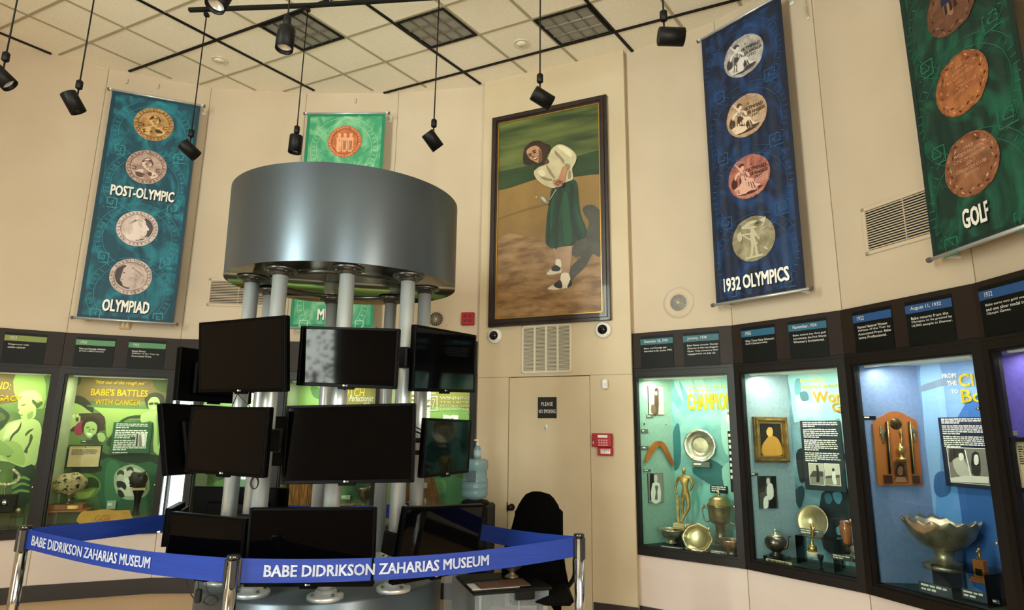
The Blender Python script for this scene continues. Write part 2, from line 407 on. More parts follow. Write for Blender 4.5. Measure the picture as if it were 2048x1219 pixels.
def placard(fr, px, bar, head, lines, label):
    """px: x-left, x-right (px) near the top; y at left"""
    (u0, v0), (u1, v1), vb = px
    x0 = fr.on(u0, v0, -.03)[0]; x1 = fr.on(u1, v1, -.03)[0]; z1 = 2.598; z0 = 2.285; w = x1-x0
    t = thing('dated_placard', label, 'placard', fr, (x0, -.03, z0), 'dated timeline placards')
    mb = MB(); mb.box(x0, x1, -.036, -.0302, z0, z1, m_pblk); mb.build('board', t, fr)
    mb = MB(); mb.rect(x0, x1, z1-.085, z1-.028, -.037, M('placard bar '+bar, bar, .5)); mb.build('title_bar', t, fr)
    mb = MB(); hw = min(.012*2.1*len(head)*.55, w*.82); mb.text(head, x0+w*.12, x0+w*.12+hw, z1-.070, z1-.040, -.038, m_letter, bold=.03)
    z = z1-.112
    for i, l in enumerate(lines):
        lw = min(len(l)*.0118, w*.86); mb.text(l, x0+w*.11, x0+w*.11+lw, z-.019, z, -.0375, m_letter); z -= .0265
    mb.build('lettering', t, fr)
placard(FV, ((11.5, 663.6), (95.6, 669), 0), '#7C8A3A', '1953', ['Diagnosed with', 'colon cancer'], 'black placard headed 1953 about the colon cancer diagnosis')
placard(FA, ((154, 673), (232, 677.5), 0), '#4E8A58', '1950', ['Named Female Athlete', 'of the Half-Century'], 'black placard with green bar naming the female athlete of the half-century')
placard(FA, ((259, 679.4), (333, 684), 0), '#4E8A58', '1950', ['Named Woman', 'Athlete of the Year by', 'Associated Press'], 'black placard with green bar, rightmost above the left showcases')
placard(FB, ((577, 676), (628, 676), 0), '#3E8078', '1947', ['Wins the British', 'Amateur'], 'placard partly seen between the monitors behind the tower') if False else None
TEAL, BL = '#1D5F6C', '#1F4C86'
placard(G1, ((1281, 673), (1346, 669), 0), TEAL, 'December 23, 1938', ['Babe and George get', 'married in St. Louis, MO.'], 'black placard headed December 23, 1938')
placard(G1, ((1366, 665), (1437, 659), 0), TEAL, 'January, 1938', ['Babe Meets wrestler George', 'Zaharias at the Los Angeles', 'Open. They announce their', 'engagement on July 22.'], 'black placard headed January, 1938')
placard(G2, ((1482.5, 652), (1549, 646), 0), '#1C5C7C', '1935', ["Wins Texas State Women's", 'Golf Championship'], 'black placard headed 1935')
placard(G2, ((1576, 637), (1652, 630.3), 0), '#1C5C7C', 'November, 1934', ['Babe enters her first golf', 'tournament, the Fort Worth', "Women's Invitational."], 'black placard headed November, 1934')
placard(G3, ((1705, 621), (1781.5, 607.4), 0), BL, '1932', ['Named National Woman', 'Athlete of the Year by', 'Associated Press, Babe', 'turns Professional.'], 'black placard headed 1932 about turning professional')
placard(G3, ((1809, 597), (1902, 583), 0), BL, 'August 11, 1932', ['Babe returns from the', 'Olympics to be greeted by', '10,000 people in Denver.'], 'black placard headed August 11, 1932')
placard(G4, ((1957, 574), (2062, 556), 0), BL, '1932', ['Babe earns two gold medals', 'and one silver medal in the', 'Olympic Games.'], 'black placard headed 1932 about two gold medals and one silver')

# ================================================================ showcases
def zm(ox, oy, s): return lambda u, v: (ox+u/s, oy+v/s)
q1, q2, q3, qa, q0 = zm(1260, 740, 3.048), zm(1470, 710, 2.538), zm(1690, 690, 2.3045), zm(60, 730, 3.483), zm(0, 730, 3.483)
ID = lambda u, v: (u, v)
ZF, ZT = .675, 2.205
def area_case(fr, x, col, power):
    a = fr.mat() @ Vector((x, .09, ZT-.03)); b = fr.mat() @ Vector((x, .30, 1.2))
    area('showcase_light', a, b, .7, .06, power, col)
class Case: pass
def case(fr, label, mside, mback, x0=0., x1=None, wedge=.2, depth=.4, lc=(1, .90, .72), lp=9):
    x1 = fr.L if x1 is None else x1; c = Case(); c.fr = fr; xa, xb = x0+.055, x1-.055
    c.t = t = thing('display_case', label, 'showcase', fr, (x0, 0, HB), 'built-in showcases round the wall')
    mb = MB()
    for a, b, w, y0 in ((0, .0, .055, -.035), (.035, .03, .035, -.022), (.05, .05, .018, -.008)):
        m = m_frame if a < .05 else m_frame2
        X0, X1, Z0, Z1 = x0+a, x1-a, HB+a*1.2, HM-a*.9
        mb.box(X0, X0+w, y0, .03, Z0, Z1, m); mb.box(X1-w, X1, y0, .03, Z0, Z1, m)
        mb.box(X0, X1, y0+.001, .03, Z0, Z0+w*1.2, m); mb.box(X0, X1, y0+.001, .03, Z1-w, Z1, m)
    mb.build('door_frame', t, fr)
    mb = MB(); mb.box(xa, xb, .004, .008, ZF-.01, ZT+.01, m_gpane); mb.build('glass_pane', t, fr)
    for z in (1.08, 1.86):
        mb = MB(); T = fr.mat(); mb.lathe([(.0, .0), (.008, .001), (.011, .006), (.009, .012), (.009, .02)], m_steel, (0, 0, 0), 12, T=None)
        mb.v = [(x1-.068+v[0], -.048+v[2], z+v[1]) for v in mb.v]; mb.build('door_knob', t, fr, label='small steel knob')
    mb = MB(); mb.prism([(0, 0)]*3, 0, 0, mside) if False else None
    xc = xa+wedge
    def slab(p, q, m, nm, th=.012):
        dx, dy = q[0]-p[0], q[1]-p[1]; L = math.hypot(dx, dy); nx, ny = -dy/L*th, dx/L*th
        s = MB(); P4 = [p, q, (q[0]+nx, q[1]+ny), (p[0]+nx, p[1]+ny)]
        s.add([(x, y, z) for z in (ZF-.02, ZT+.02) for x, y in P4], [(3, 2, 1, 0), (4, 5, 6, 7), (0, 1, 5, 4), (1, 2, 6, 5), (2, 3, 7, 6), (3, 0, 4, 7)], m)
        s.build(nm, t, fr)
    slab((xa, .03), (xc, depth), mside, 'side_panel'); slab((xc, depth), (xb, depth), mback, 'back_panel'); slab((xb, depth), (xb, .03), mside, 'side_panel')
    mb = MB(); mb.add([(x, y, z) for z in (ZF-.02, ZF) for x, y in ((xa, .01), (xb, .01), (xb, depth), (xc, depth))], [(3, 2, 1, 0), (4, 5, 6, 7), (0, 1, 5, 4), (2, 3, 7, 6)], M('case floor', '#2B3A3A', .5)); mb.build('base_board', t, fr)
    mb = MB(); mb.add([(x, y, z) for z in (ZT, ZT+.02) for x, y in ((xa, .01), (xb, .01), (xb, depth), (xc, depth))], [(3, 2, 1, 0), (4, 5, 6, 7), (0, 1, 5, 4), (2, 3, 7, 6)], m_offwhite); mb.build('top_board', t, fr)
    mb = MB(); mb.box(xa+.06, xb-.06, .03, .06, ZT-.02, ZT, m_white); mb.build('lamp_rail', t, fr)
    area_case(fr, (xa+xb)/2, lc, lp)
    c.side = fr.sub((xa, .03), (xc, depth)); c.back = fr.sub((xc, depth), (xb, depth)); c.xa, c.xb, c.depth = xa, xb, depth
    return c
def lyr(mb):
    mb.lc = getattr(mb, 'lc', 0)+1; return -.0015-.00012*mb.lc
def ppts(fr, q, pts, d=0.): return [fr.on(*q(*p), d) for p in pts]
def pprint(mb, fr, q, pts, m, y, sm=0): mb.poly(ppts(fr, q, pts), y, m, sm)
def ptext(mb, fr, q, t, u0, u1, v0, v1, m, y=-.003, bold=.0, shear=0, sp=1.):
    um = (u0+u1)/2; vm = (v0+v1)/2; x0 = fr.on(*q(u0, vm))[0]; x1 = fr.on(*q(u1, vm))[0]
    mb.text(t, x0, x1, fr.on(*q(um, v1))[1], fr.on(*q(um, v0))[1], y, m, bold, shear, 0, sp)
def card(fr, q, u0, u1, v0, v1, label, name='caption_card', cat='label', m=None, rows=2, d=-.002, th=.006, group='small captions in the showcases', lm=None):
    m = m or M('caption grey', '#5E625C', .5); um, vm = (u0+u1)/2, (v0+v1)/2
    x0 = fr.on(*q(u0, vm), d)[0]; x1 = fr.on(*q(u1, vm), d)[0]; z1 = fr.on(*q(um, v0), d)[1]; z0 = fr.on(*q(um, v1), d)[1]
    t = thing(name, label, cat, fr, (x0, d, z0), group)
    mb = MB(); mb.box(x0, x1, d-th, d, z0, z1, m, bev=.0015); mb.build('plate', t, fr)
    mb = MB(); h = (z1-z0)/(rows*1.8+1); mb.words(x0+(x1-x0)*.08, x1-(x1-x0)*.08, z1-h*.6, rows, h, d-th-.001, lm or m_letter); mb.build('lettering', t, fr)
    return t
def photo(fr, q, box, label, shapes, bg='#B9B4A8', name='photograph', cat='photograph', d=-.002, th=.008, group=None, edge=None):
    """box: u0,u1,v0,v1; shapes: list of (colour, pts in zoom px, smooth)"""
    u0, u1, v0, v1 = box; um, vm = (u0+u1)/2, (v0+v1)/2
    x0 = fr.on(*q(u0, vm), d)[0]; x1 = fr.on(*q(u1, vm), d)[0]; z1 = fr.on(*q(um, v0), d)[1]; z0 = fr.on(*q(um, v1), d)[1]
    t = thing(name, label, cat, fr, (x0, d, z0), group)
    mb = MB(); mb.box(x0, x1, d-th, d, z0, z1, M('photo board', '#16120F', .6)); mb.build('backing', t, fr)
    mb = MB(); mb.rect(x0+.002, x1-.002, z0+.002, z1-.002, d-th-.0006, M('photo paper '+bg, bg, .5)); y = d-th-.0012
    for c, pts, sm in shapes:
        P = [(min(max(x, x0+.003), x1-.003), min(max(z, z0+.003), z1-.003)) for x, z in ppts(fr, q, pts, d-th)]
        mb.poly(P, y, M('print '+c, c, .5), sm); y -= .0005
    mb.build('print', t, fr); return t
def wpt(fr, q, u, v, d):
    x, z = fr.on(*q(u, v), d); return Vector((x, d, z))
def mscale(fr, q, u, v, d):
    w = fr.mat() @ wpt(fr, q, u, v, d); s = (w-Vector((0, 0, EYE))).dot(FW)/FPX
    a, b = q(0, 0)[0], q(1, 0)[0]; return s*(b-a)
def vessel(name, label, cat, fr, q, u, d, prof, m, part='body', group=None, n=36, t=None, wav=None, smooth=True, **kw):
    """prof: (half-width, v) in zoom px from the base upward"""
    vb = prof[0][1]; c = wpt(fr, q, u, vb, d); k = mscale(fr, q, u, vb, d)
    if t is None: t = thing(name, label, cat, fr, tuple(c), group)
    mb = MB(); P = [(max(r*k, 0), fr.on(*q(u, v), d)[1]) for r, v in prof]
    mb.lathe(P, m, (c.x, c.y, 0), n, smooth, wav=wav); mb.build(part, t, fr, **kw); t['_c'] = 0; del t['_c']
    return t, c, k
m_silver = M('old silver', '#E6DECE', .33, .85, col2='#B4A890', scale=14)
m_bronze = M('dark pewter', '#A59680', .36, .8, col2='#7E705C', scale=18)
m_goldm = M('gold plate', '#E2BE78', .3, .85, col2='#A8854A', scale=16)
m_statue = M('gilded bronze', '#D0AC68', .42, .55, col2='#A07C42', scale=20)
m_wood = M('honey wood', '#A8622A', .4, col2='#8A4A1C', scale=6, stretch=(1, 1, .15), coat=.3)
m_yel = M('yellow print', '#EBCB1C', .6)
m_cream = M('aged paper', '#D8C29A', .7, col2='#CDB486', scale=10)

# ---- showcase 1 right: boomerang, dish, statue, covered cup
m_teal = M('teal woven panel', '#8FB6AA', .8, col2='#86AEA1', scale=40, bump=.1)
m_tealB = M('teal poster', '#93C6C0', .7, col2='#5A9CA2', scale=3.2, lo=.3, hi=.7, dist=1.2)
c1 = case(G1, 'dark framed showcase with boomerang, silver dish and gold figure', m_teal, m_tealB)
pr = MB(); B = c1.back
for c, pts in (('#9CD0C8', [(265, 50), (330, 200), (300, 60), (400, 230), (380, 50), (470, 240), (440, 40)]), ('#86BEBA', [(262, 190), (350, 330), (262, 260)]), ('#246C70', [(262, 380), (300, 330), (310, 560), (262, 600)]),
               ('#A4D6CA', [(560, 260), (620, 200), (650, 420), (600, 520), (560, 430)]), ('#2A6C72', [(380, 600), (470, 540), (560, 580), (600, 640), (560, 720), (430, 660)]), ('#7EC0BC', [(380, 760), (470, 690), (520, 760), (480, 900), (400, 880)]),
               ('#96CEC6', [(560, 600), (650, 560), (660, 760), (600, 780)]), ('#1E5A60', [(240, 720), (262, 840), (290, 930), (262, 940)])):
    pprint(pr, B, q1, pts, M('print '+c, c, .7), lyr(pr), 3)
ptext(pr, B, q1, 'THE', 508, 585, 90, 112, m_yel, -.0095, sp=1.2)
ptext(pr, B, q1, 'CHAMPIONSHIPS', 352, 760, 140, 240, m_yel, -.0095, bold=.03)
for v in (92, 118):
    pprint(pr, B, q1, [(350, v), (495, v), (495, v+5), (350, v+5)], m_yel, -.0095)
pprint(pr, B, q1, [(582, 285), (600, 265), (628, 262), (628, 330), (600, 330)], M('print #CFD8CC', '#CFD8CC', .7), -.007, 2)
pr.build('poster_print', c1.t, B)
S = c1.side
photo(S, q1, (110, 203, 97, 270), 'sepia photograph of a woman holding a trophy, top left in boomerang showcase', [('#4A3B30', [(150, 115), (170, 112), (175, 150), (172, 265), (140, 268), (148, 200)], 2), ('#E6D8C0', [(152, 130), (166, 130), (165, 150), (153, 150)], 2), ('#6B5646', [(128, 215), (150, 210), (160, 255), (130, 262)], 2)], '#DCCDB2')
photo(S, q1, (108, 200, 627, 805), 'black and white photograph of a smiling woman with a tall cup', [('#1C1C1C', [(120, 630), (145, 628), (145, 800), (120, 790)], 0), ('#D8D4CC', [(148, 640), (165, 640), (165, 675), (148, 675)], 2), ('#EDEAE4', [(135, 690), (180, 690), (185, 800), (130, 800)], 2), ('#6A6A6A', [(150, 705), (172, 705), (165, 740), (168, 785), (150, 785), (157, 740)], 2)], '#8F8B84')
for b, l in (((100, 140, 272, 290), 'tiny grey caption under the sepia photograph'), ((68, 108, 358, 382), 'tiny grey caption below the two pins'), ((70, 113, 460, 485), 'tiny grey caption left of the boomerang'), ((82, 125, 602, 618), 'tiny grey caption above the black and white cup photograph')):
    card(S, q1, *b, l, rows=1)
for u, v, m, l in ((88, 327, m_black, 'tiny dark green pin ball on the teal panel'), (218, 330, m_steel, 'tiny silver pin ball on the teal panel')):
    c = wpt(S, q1, u, v, -.008); t = thing('pin_ball', l, 'ornament', S, tuple(c)); mb = MB(); mb.lathe([(.0, -.008), (.006, -.006), (.008, 0), (.006, .006), (0, .008)], m, tuple(c), 12); mb.build('ball', t, S)
    mb = MB(); mb.cyl(tuple(c), (c.x, .0, c.z), .0015, m_steel, 6); mb.build('pin', t, S)
mb = MB(); pts = smooth_closed(ppts(S, q1, [(90, 552), (105, 500), (140, 445), (180, 430), (215, 450), (245, 510), (270, 572), (258, 580), (232, 540), (205, 490), (180, 462), (158, 480), (125, 530), (98, 562)], -.02), 3)
mb.prism(pts, -.022, -.012, M('boomerang wood', '#B8702F', .35, col2='#9A5520', scale=9, coat=.4)); ob = mb.build('boomerang', None, S); setp(ob, 'orange brown wooden boomerang hung on the teal panel', 'boomerang')
# silver dish
cx, cz = B.on(*q1(425, 458), -.03); k = mscale(B, q1, 425, 458, 0)
t = thing('silver_dish', 'large round silver dish hung on the championship poster', 'dish', B, (cx, -.03, cz))
def dishT(fr, cx, y, cz): return fr.mat((cx, y, cz)) @ Matrix.Rotation(R(90), 4, 'X')
Rr = .155
mb = MB(); mb.lathe([(0, .0), (Rr*.48, .0), (Rr*.5, .006), (Rr*.62, .012), (Rr*.74, .016), (Rr*.8, .028), (Rr*.97, .034), (Rr, .030), (Rr*.97, .026), (Rr*.78, .012), (Rr*.6, -.004), (0, -.006)], m_silver, n=64, wav=lambda a, j: .018*math.cos(12*a) if j > 5 and j < 9 else 0, T=dishT(B, cx, -.01, cz)); mb.build('bowl', t)
mb = MB(); mb.lathe([(0, .0012), (Rr*.47, .0012)], M('dish mirror', '#C4B294', .3, .85, col2='#94846A', scale=9), n=40, cap=False, T=dishT(B, cx, -.0105, cz)); mb.build('engraved_centre', t)
mb = MB()
for i in range(12):
    a = 2*math.pi*i/12; p = dishT(B, cx, -.01, cz) @ Vector((math.cos(a)*Rr*.9, math.sin(a)*Rr*.9, .034)); mb.lathe([(0, -.005), (.008, -.003), (.008, .002), (0, .006)], m_silver, tuple(p), 8)
mb.build('rim_ornament', t)
card(B, q1, 382, 487, 558, 590, 'grey caption plate across the foot of the silver dish', d=-.05, rows=1)
card(B, q1, 606, 652, 370, 742, 'tall black caption panel cut by the frame beside the silver dish', name='text_panel', m=m_pblk, rows=9, d=-.01, group=None)
card(B, q1, 490, 597, 703, 748, 'dark caption card above the covered cup', m=m_pblk, rows=3, d=-.01)
# gilded standing man leaning on a post
def P3(fr, q, u, v, d): return wpt(fr, q, u, v, d)
def fig(name, label, cat, fr, q, d, J, Ed, m, group=None, base=None, sub=1, t=None, part='figure'):
    JJ = {}
    for k, (u, v, dd, r) in J.items():
        p = wpt(fr, q, u, v, d+dd); JJ[k] = (p.x, p.y, p.z, r*1.28)
    b = wpt(fr, q, *base, d)
    if t is None: t = thing(name, label, cat, fr, tuple(b), group)
    skin_mesh(part, JJ, Ed, m, t, fr, sub); return t, b
ED = [('hip', 'waist'), ('waist', 'chest'), ('chest', 'neck'), ('neck', 'head'), ('head', 'top'), ('chest', 'shL'), ('shL', 'elL'), ('elL', 'haL'), ('chest', 'shR'), ('shR', 'elR'), ('elR', 'haR'), ('hip', 'hpL'), ('hpL', 'knL'), ('knL', 'anL'), ('anL', 'toL'), ('hip', 'hpR'), ('hpR', 'knR'), ('knR', 'anR'), ('anR', 'toR')]
J = dict(hip=(338, 752, 0, .026), waist=(336, 718, 0, .022), chest=(332, 668, 0, .030), neck=(329, 634, 0, .010), head=(328, 610, -.004, .016), top=(326, 592, -.003, .013),
         shL=(296, 650, 0, .013), elL=(277, 708, .005, .010), haL=(286, 756, 0, .008), shR=(366, 650, 0, .013), elR=(382, 700, 0, .010), haR=(364, 738, 0, .008),
         hpL=(322, 765, 0, .019), knL=(318, 845, 0, .014), anL=(326, 915, 0, .009), toL=(314, 925, -.012, .008), hpR=(354, 765, 0, .019), knR=(358, 838, -.004, .014), anR=(316, 912, -.012, .009), toR=(302, 924, -.02, .008))
t, b = fig('gold_figure', 'gilded standing man with crossed legs beside a post', 'statuette', G1, q1, .2, J, ED, m_statue, base=(325, 930), part='man')
mb = MB(); a = wpt(G1, q1, 290, 760, .21); e = wpt(G1, q1, 290, 928, .21); mb.box(a.x-.012, a.x+.012, a.y-.01, a.y+.01, e.z, a.z, m_statue); mb.build('post', t, G1)
a = wpt(G1, q1, 272, 928, .2); e = wpt(G1, q1, 372, 962, .2); mb = MB(); mb.box(a.x, e.x, .15, .25, e.z, a.z, m_cream, bev=.003); mb.box(a.x-.012, e.x+.012, .14, .26, e.z-.012, e.z, m_statue); mb.box(a.x, e.x, .16, .24, ZF, e.z-.012, m_black); mb.build('plinth', t, G1)
# covered cup
t, c, k = vessel('covered_cup', 'large pewter covered cup with two scrolled handles', 'trophy cup', G1, q1, 556, .24, [(40, 1052), (42, 1040), (30, 1030), (26, 1000), (30, 940), (52, 930), (62, 915), (68, 870), (70, 835), (74, 825), (70, 820)], m_bronze)
mb = MB(); mb.lathe([(r*k, G1.on(*q1(556, v), .24)[1]) for r, v in ((74, 826), (74, 818), (64, 812), (58, 785), (30, 768), (12, 764), (8, 758), (12, 752), (8, 742), (0, 736))], M('warm silver', '#B9A06E', .3, .9), (c.x, c.y, 0), 36); mb.build('lid', t, G1)
for s in (-1, 1):
    mb = MB(); H_ = lambda du, v: (c.x+s*du*k, c.y, G1.on(*q1(556, v), .24)[1])
    mb.tube([H_(66, 850), (H_(84, 842)), H_(104, 850), H_(100, 900), H_(88, 930), H_(62, 922)], .007, m_bronze); mb.lathe([(0, 0), (.012, .01), (.009, .025), (.004, .035), (0, .04)], m_bronze, H_(92, 845), 10); mb.build('handle', t, G1)
def bowl(name, label, fr, q, u, d, rim, foot, vr, vb, m, mi, group=None, cat='bowl'):
    k = 1; h = vb-vr
    return vessel(name, label, cat, fr, q, u, d, [(foot, vb), (foot*.98, vb-h*.06), (foot*.7, vb-h*.14), (foot*.75, vb-h*.3), (rim*.62, vb-h*.42), (rim*.86, vb-h*.7), (rim*.93, vr+h*.1), (rim, vr), (rim*.96, vr-1), (rim*.88, vr+h*.12), (rim*.8, vr+h*.35), (rim*.5, vr+h*.52), (0, vr+h*.55)], m, group=group)
bowl('silver_bowl', 'footed silver bowl at the left foot of the boomerang showcase', G1, q1, 254, .13, 80, 34, 966, 1052, m_silver, None)
bowl('pewter_bowl', 'dull pewter bowl at the right corner below the covered cup', G1, q1, 622, .08, 78, 36, 1030, 1128, m_bronze, None)
# scalloped dish leaning upright
x0, z0 = G1.on(*q1(421, 1100), .09); rr = 90*mscale(G1, q1, 421, 1040, .09); t = thing('scalloped_dish', 'square scalloped silver dish tipped up on its edge', 'dish', G1, (x0, .09, z0))
zc = G1.on(*q1(421, 1024), .09)[1]
T = G1.mat((x0, .08, zc)) @ Matrix.Rotation(R(74), 4, 'X')
mb = MB(); mb.lathe([(0, 0), (rr*.6, .002), (rr*.78, .014), (rr*.86, .03), (rr, .036), (rr*.98, .03), (rr*.8, .006), (0, -.006)], M('gilt silver', '#E6D4A4', .3, .8, col2='#B09A70', scale=7), n=64, sy=.9, wav=lambda a, j: .045*abs(math.cos(2*a))+.03*math.cos(8*a) if 2 < j < 7 else .0, T=T); mb.build('bowl', t)
for s in (-1, 1):
    mb = MB(); p = T @ Vector((s*rr*.8, rr*.62, .04)); mb.lathe([(0, -.014), (.013, -.01), (.015, .004), (.006, .014), (0, .016)], m_silver, tuple(p), 10); mb.build('corner_scroll', t)
for b, l in (((185, 325, 1072, 1098), 'grey caption strip below the footed silver bowl'), ((335, 473, 1084, 1112), 'grey caption strip below the scalloped dish'), ((490, 592, 1098, 1122), 'dark caption strip in front of the pewter bowl')):
    card(G1, q1, *b, l, d=.035, rows=2, m=M('caption brown', '#6A6458', .5))

# ---- showcase 2 right: teapot, gold plate
m_blueS = M('blue grey woven panel', '#8CA4B0', .8, col2='#839BA8', scale=40, bump=.1)
m_blueB = M('blue poster', '#7AA4B4', .7, col2='#284A58', scale=2.6, lo=.35, hi=.75, dist=1)
c2 = case(G2, 'dark framed showcase with silver teapot and gold plate', m_blueS, m_blueB); B = c2.back; S = c2.side
pr = MB()
for c, pts in (('#8FC3C6', [(285, 80), (545, 60), (575, 300), (330, 335), (300, 330), (285, 200)]), ('#93C2C6', [(500, 70), (548, 60), (575, 380), (545, 440), (520, 200)]), ('#9CC2C6', [(372, 90), (395, 82), (455, 130), (455, 200), (430, 330), (400, 330), (390, 200)]), ('#5E97A6', [(305, 130), (330, 120), (335, 190), (305, 195)]),
               ('#A4CACC', [(308, 215), (345, 200), (370, 240), (420, 250), (410, 300), (360, 320), (320, 320), (312, 270)]), ('#46707E', [(330, 190), (365, 185), (375, 225), (340, 230)]),
               ('#0E1E26', [(440, 700), (600, 690), (620, 900), (600, 1000), (450, 980)]), ('#0E1E26', [(310, 500), (350, 480), (360, 620), (330, 640)]), ('#12303A', [(300, 700), (340, 660), (355, 700), (330, 780)]), ('#3F7E92', [(496, 700), (530, 690), (545, 720), (530, 755), (508, 740)]), ('#2C5E70', [(455, 708), (480, 700), (495, 730), (480, 755), (462, 745)]), ('#5FA0B0', [(512, 875), (540, 870), (545, 905), (520, 908)]),
               ('#16272E', [(556, 500), (585, 490), (600, 560), (570, 570)])):
    pprint(pr, B, q2, pts, M('print '+c, c, .7), lyr(pr), 3)
ptext(pr, B, q2, 'Becoming the', 333, 460, 118, 140, m_yel, -.0095)
ptext(pr, B, q2, "WORLD'S GREATEST", 335, 560, 150, 166, m_yel, -.0095, bold=.03)
ptext(pr, B, q2, 'Woman', 398, 640, 180, 236, M('orange print', '#E2B43C', .6), -.0100, bold=.05)
ptext(pr, B, q2, 'Golfer', 495, 690, 236, 285, M('orange print', '#E2B43C', .6), -.0100, bold=.05)
pr.build('poster_print', c2.t, B)
# text panel with two golf photographs
def textpanel(B, q, box, label, m, rows, photos=(), name='text_panel', d=-.012, bottom=None, group=None, lh=None):
    u0, u1, v0, v1 = box; um, vm = (u0+u1)/2, (v0+v1)/2
    x0 = B.on(*q(u0, vm), d)[0]; x1 = B.on(*q(u1, vm), d)[0]; z1 = B.on(*q(um, v0), d)[1]; z0 = B.on(*q(um, v1), d)[1]
    t = thing(name, label, 'text panel', B, (x0, d, z0), group); mb = MB(); mb.box(x0, x1, d-.008, d, z0, z1, m, bev=.002); mb.build('board', t, B)
    mb = MB(); zb = z0+(z1-z0)*(bottom or 0); h = (z1-zb)/(rows*1.8+2); mg = (x1-x0)*.07; z = z1-h; done = 0
    for n_, blk in rows_split(rows):
        mb.words(x0+mg, x1-mg, z, blk, h, d-.009, m_letter, last=.45); z -= h*(blk*1.7+1.0)
    mb.build('lettering', t, B)
    for (pb, bg, shapes) in photos:
        a0, a1, b0, b1 = pb; X0 = B.on(*q(a0, (b0+b1)/2), d)[0]; X1 = B.on(*q(a1, (b0+b1)/2), d)[0]; Z1 = B.on(*q((a0+a1)/2, b0), d)[1]; Z0 = B.on(*q((a0+a1)/2, b1), d)[1]
        mb = MB(); mb.rect(X0, X1, Z0, Z1, d-.009, m_letter); mb.rect(X0+.004, X1-.004, Z0+.004, Z1-.004, d-.0095, M('print '+bg, bg, .6)); y = d-.010
        for c, pts, sm in shapes:
            mb.poly([(min(max(x, X0+.005), X1-.005), min(max(z, Z0+.005), Z1-.005)) for x, z in ppts(B, q, pts, d)], y, M('print '+c, c, .6), sm); y -= .0004
        mb.build('printed_photograph', t, B)
    return t
def rows_split(n):
    out = []; i = 0
    while n > 0: k = min(n, (3, 5, 6, 7)[i % 4]); out.append((i, k)); n -= k; i += 1
    return out
textpanel(B, q2, (345, 552, 332, 686), 'dark text panel with two small golf photographs', M('slate panel', '#1E2A33', .5), 19,
          [((379, 455, 547, 658), '#C9C2B4', [('#4E4A44', [(380, 610), (400, 585), (455, 590), (455, 615), (380, 620)], 0), ('#8E887C', [(380, 618), (455, 614), (455, 656), (380, 656)], 0), ('#2B2B2B', [(415, 560), (425, 558), (430, 600), (432, 640), (416, 640), (418, 600)], 2)]),
           ((458, 537, 549, 661), '#D9D2C4', [('#5A554C', [(460, 612), (537, 606), (537, 622), (460, 626)], 0), ('#99927F', [(460, 624), (537, 620), (537, 660), (460, 660)], 0), ('#F2EEE6', [(498, 590), (512, 588), (514, 620), (520, 650), (505, 655), (496, 625)], 2), ('#2F2A26', [(496, 575), (506, 573), (508, 586), (498, 588)], 2)])], bottom=.40)
# gilt framed photograph on the side
def P(fr, q, u, v, d=0.): return fr.on(*q(u, v), d)
x0, _ = P(S, q2, 103, 430, -.03); x1, _ = P(S, q2, 272, 430, -.03); z1 = P(S, q2, 185, 313, -.03)[1]; z0 = P(S, q2, 195, 543, -.03)[1]
t = thing('framed_photograph', 'deep gilt framed sepia photograph of a seated woman', 'picture', S, (x0, 0, z0)); mb = MB(); m_gw = M('gilt wood', '#8F6C3A', .35, .4, col2='#6C4E26', scale=12)
for i, (w, y) in enumerate(((0, -.03), (.014, -.045), (.028, -.03), (.04, -.018))):
    X0, X1, Z0, Z1 = x0+w, x1-w, z0+w, z1-w; m = (m_gw, m_goldm)[i % 2]; th = .016
    mb.box(X0, X0+th, y, 0, Z0, Z1, m); mb.box(X1-th, X1, y, 0, Z0, Z1, m); mb.box(X0, X1, y, 0, Z0, Z0+th, m); mb.box(X0, X1, y, 0, Z1-th, Z1, m)
mb.build('frame', t, S); mb = MB(); mb.rect(x0+.05, x1-.05, z0+.05, z1-.05, -.01, M('sepia dark', '#241A10', .5))
X = lambda a: x0+.05+(x1-x0-.1)*a
Zz = lambda a: z0+.05+(z1-z0-.1)*a
mb.poly([(X(.15), Zz(.02)), (X(.1), Zz(.3)), (X(.3), Zz(.5)), (X(.5), Zz(.62)), (X(.85), Zz(.5)), (X(.95), Zz(.05))], -.0106, M('sepia light', '#C8923C', .5), 3)
mb.poly([(X(.35), Zz(.64)), (X(.35), Zz(.82)), (X(.5), Zz(.9)), (X(.62), Zz(.8)), (X(.6), Zz(.64)), (X(.48), Zz(.58))], -.0112, M('sepia face', '#E0B56C', .5), 3)
mb.poly([(X(.3), Zz(.72)), (X(.3), Zz(.92)), (X(.5), Zz(.97)), (X(.68), Zz(.9)), (X(.66), Zz(.75)), (X(.58), Zz(.86)), (X(.42), Zz(.86))], -.0118, M('sepia dark', '#241A10', .5), 2)
mb.build('picture', t, S)
photo(S, q2, (118, 211, 612, 776), 'black and white photograph of a woman in a pale coat holding a bag', [('#20201E', [(118, 614), (160, 614), (150, 690), (118, 700)], 0), ('#101010', [(180, 614), (211, 614), (211, 776), (160, 776), (185, 720)], 0), ('#E8E6E0', [(165, 650), (190, 655), (195, 715), (172, 735), (160, 700)], 2), ('#D9D5CC', [(160, 625), (174, 625), (175, 650), (160, 650)], 2), ('#F0EEE8', [(145, 725), (165, 715), (168, 770), (145, 776)], 2)], '#4A4A44')
card(S, q2, 78, 116, 596, 610, 'tiny dark caption left above the pale coat photograph', rows=1, m=M('caption dark', '#3A3530', .5))
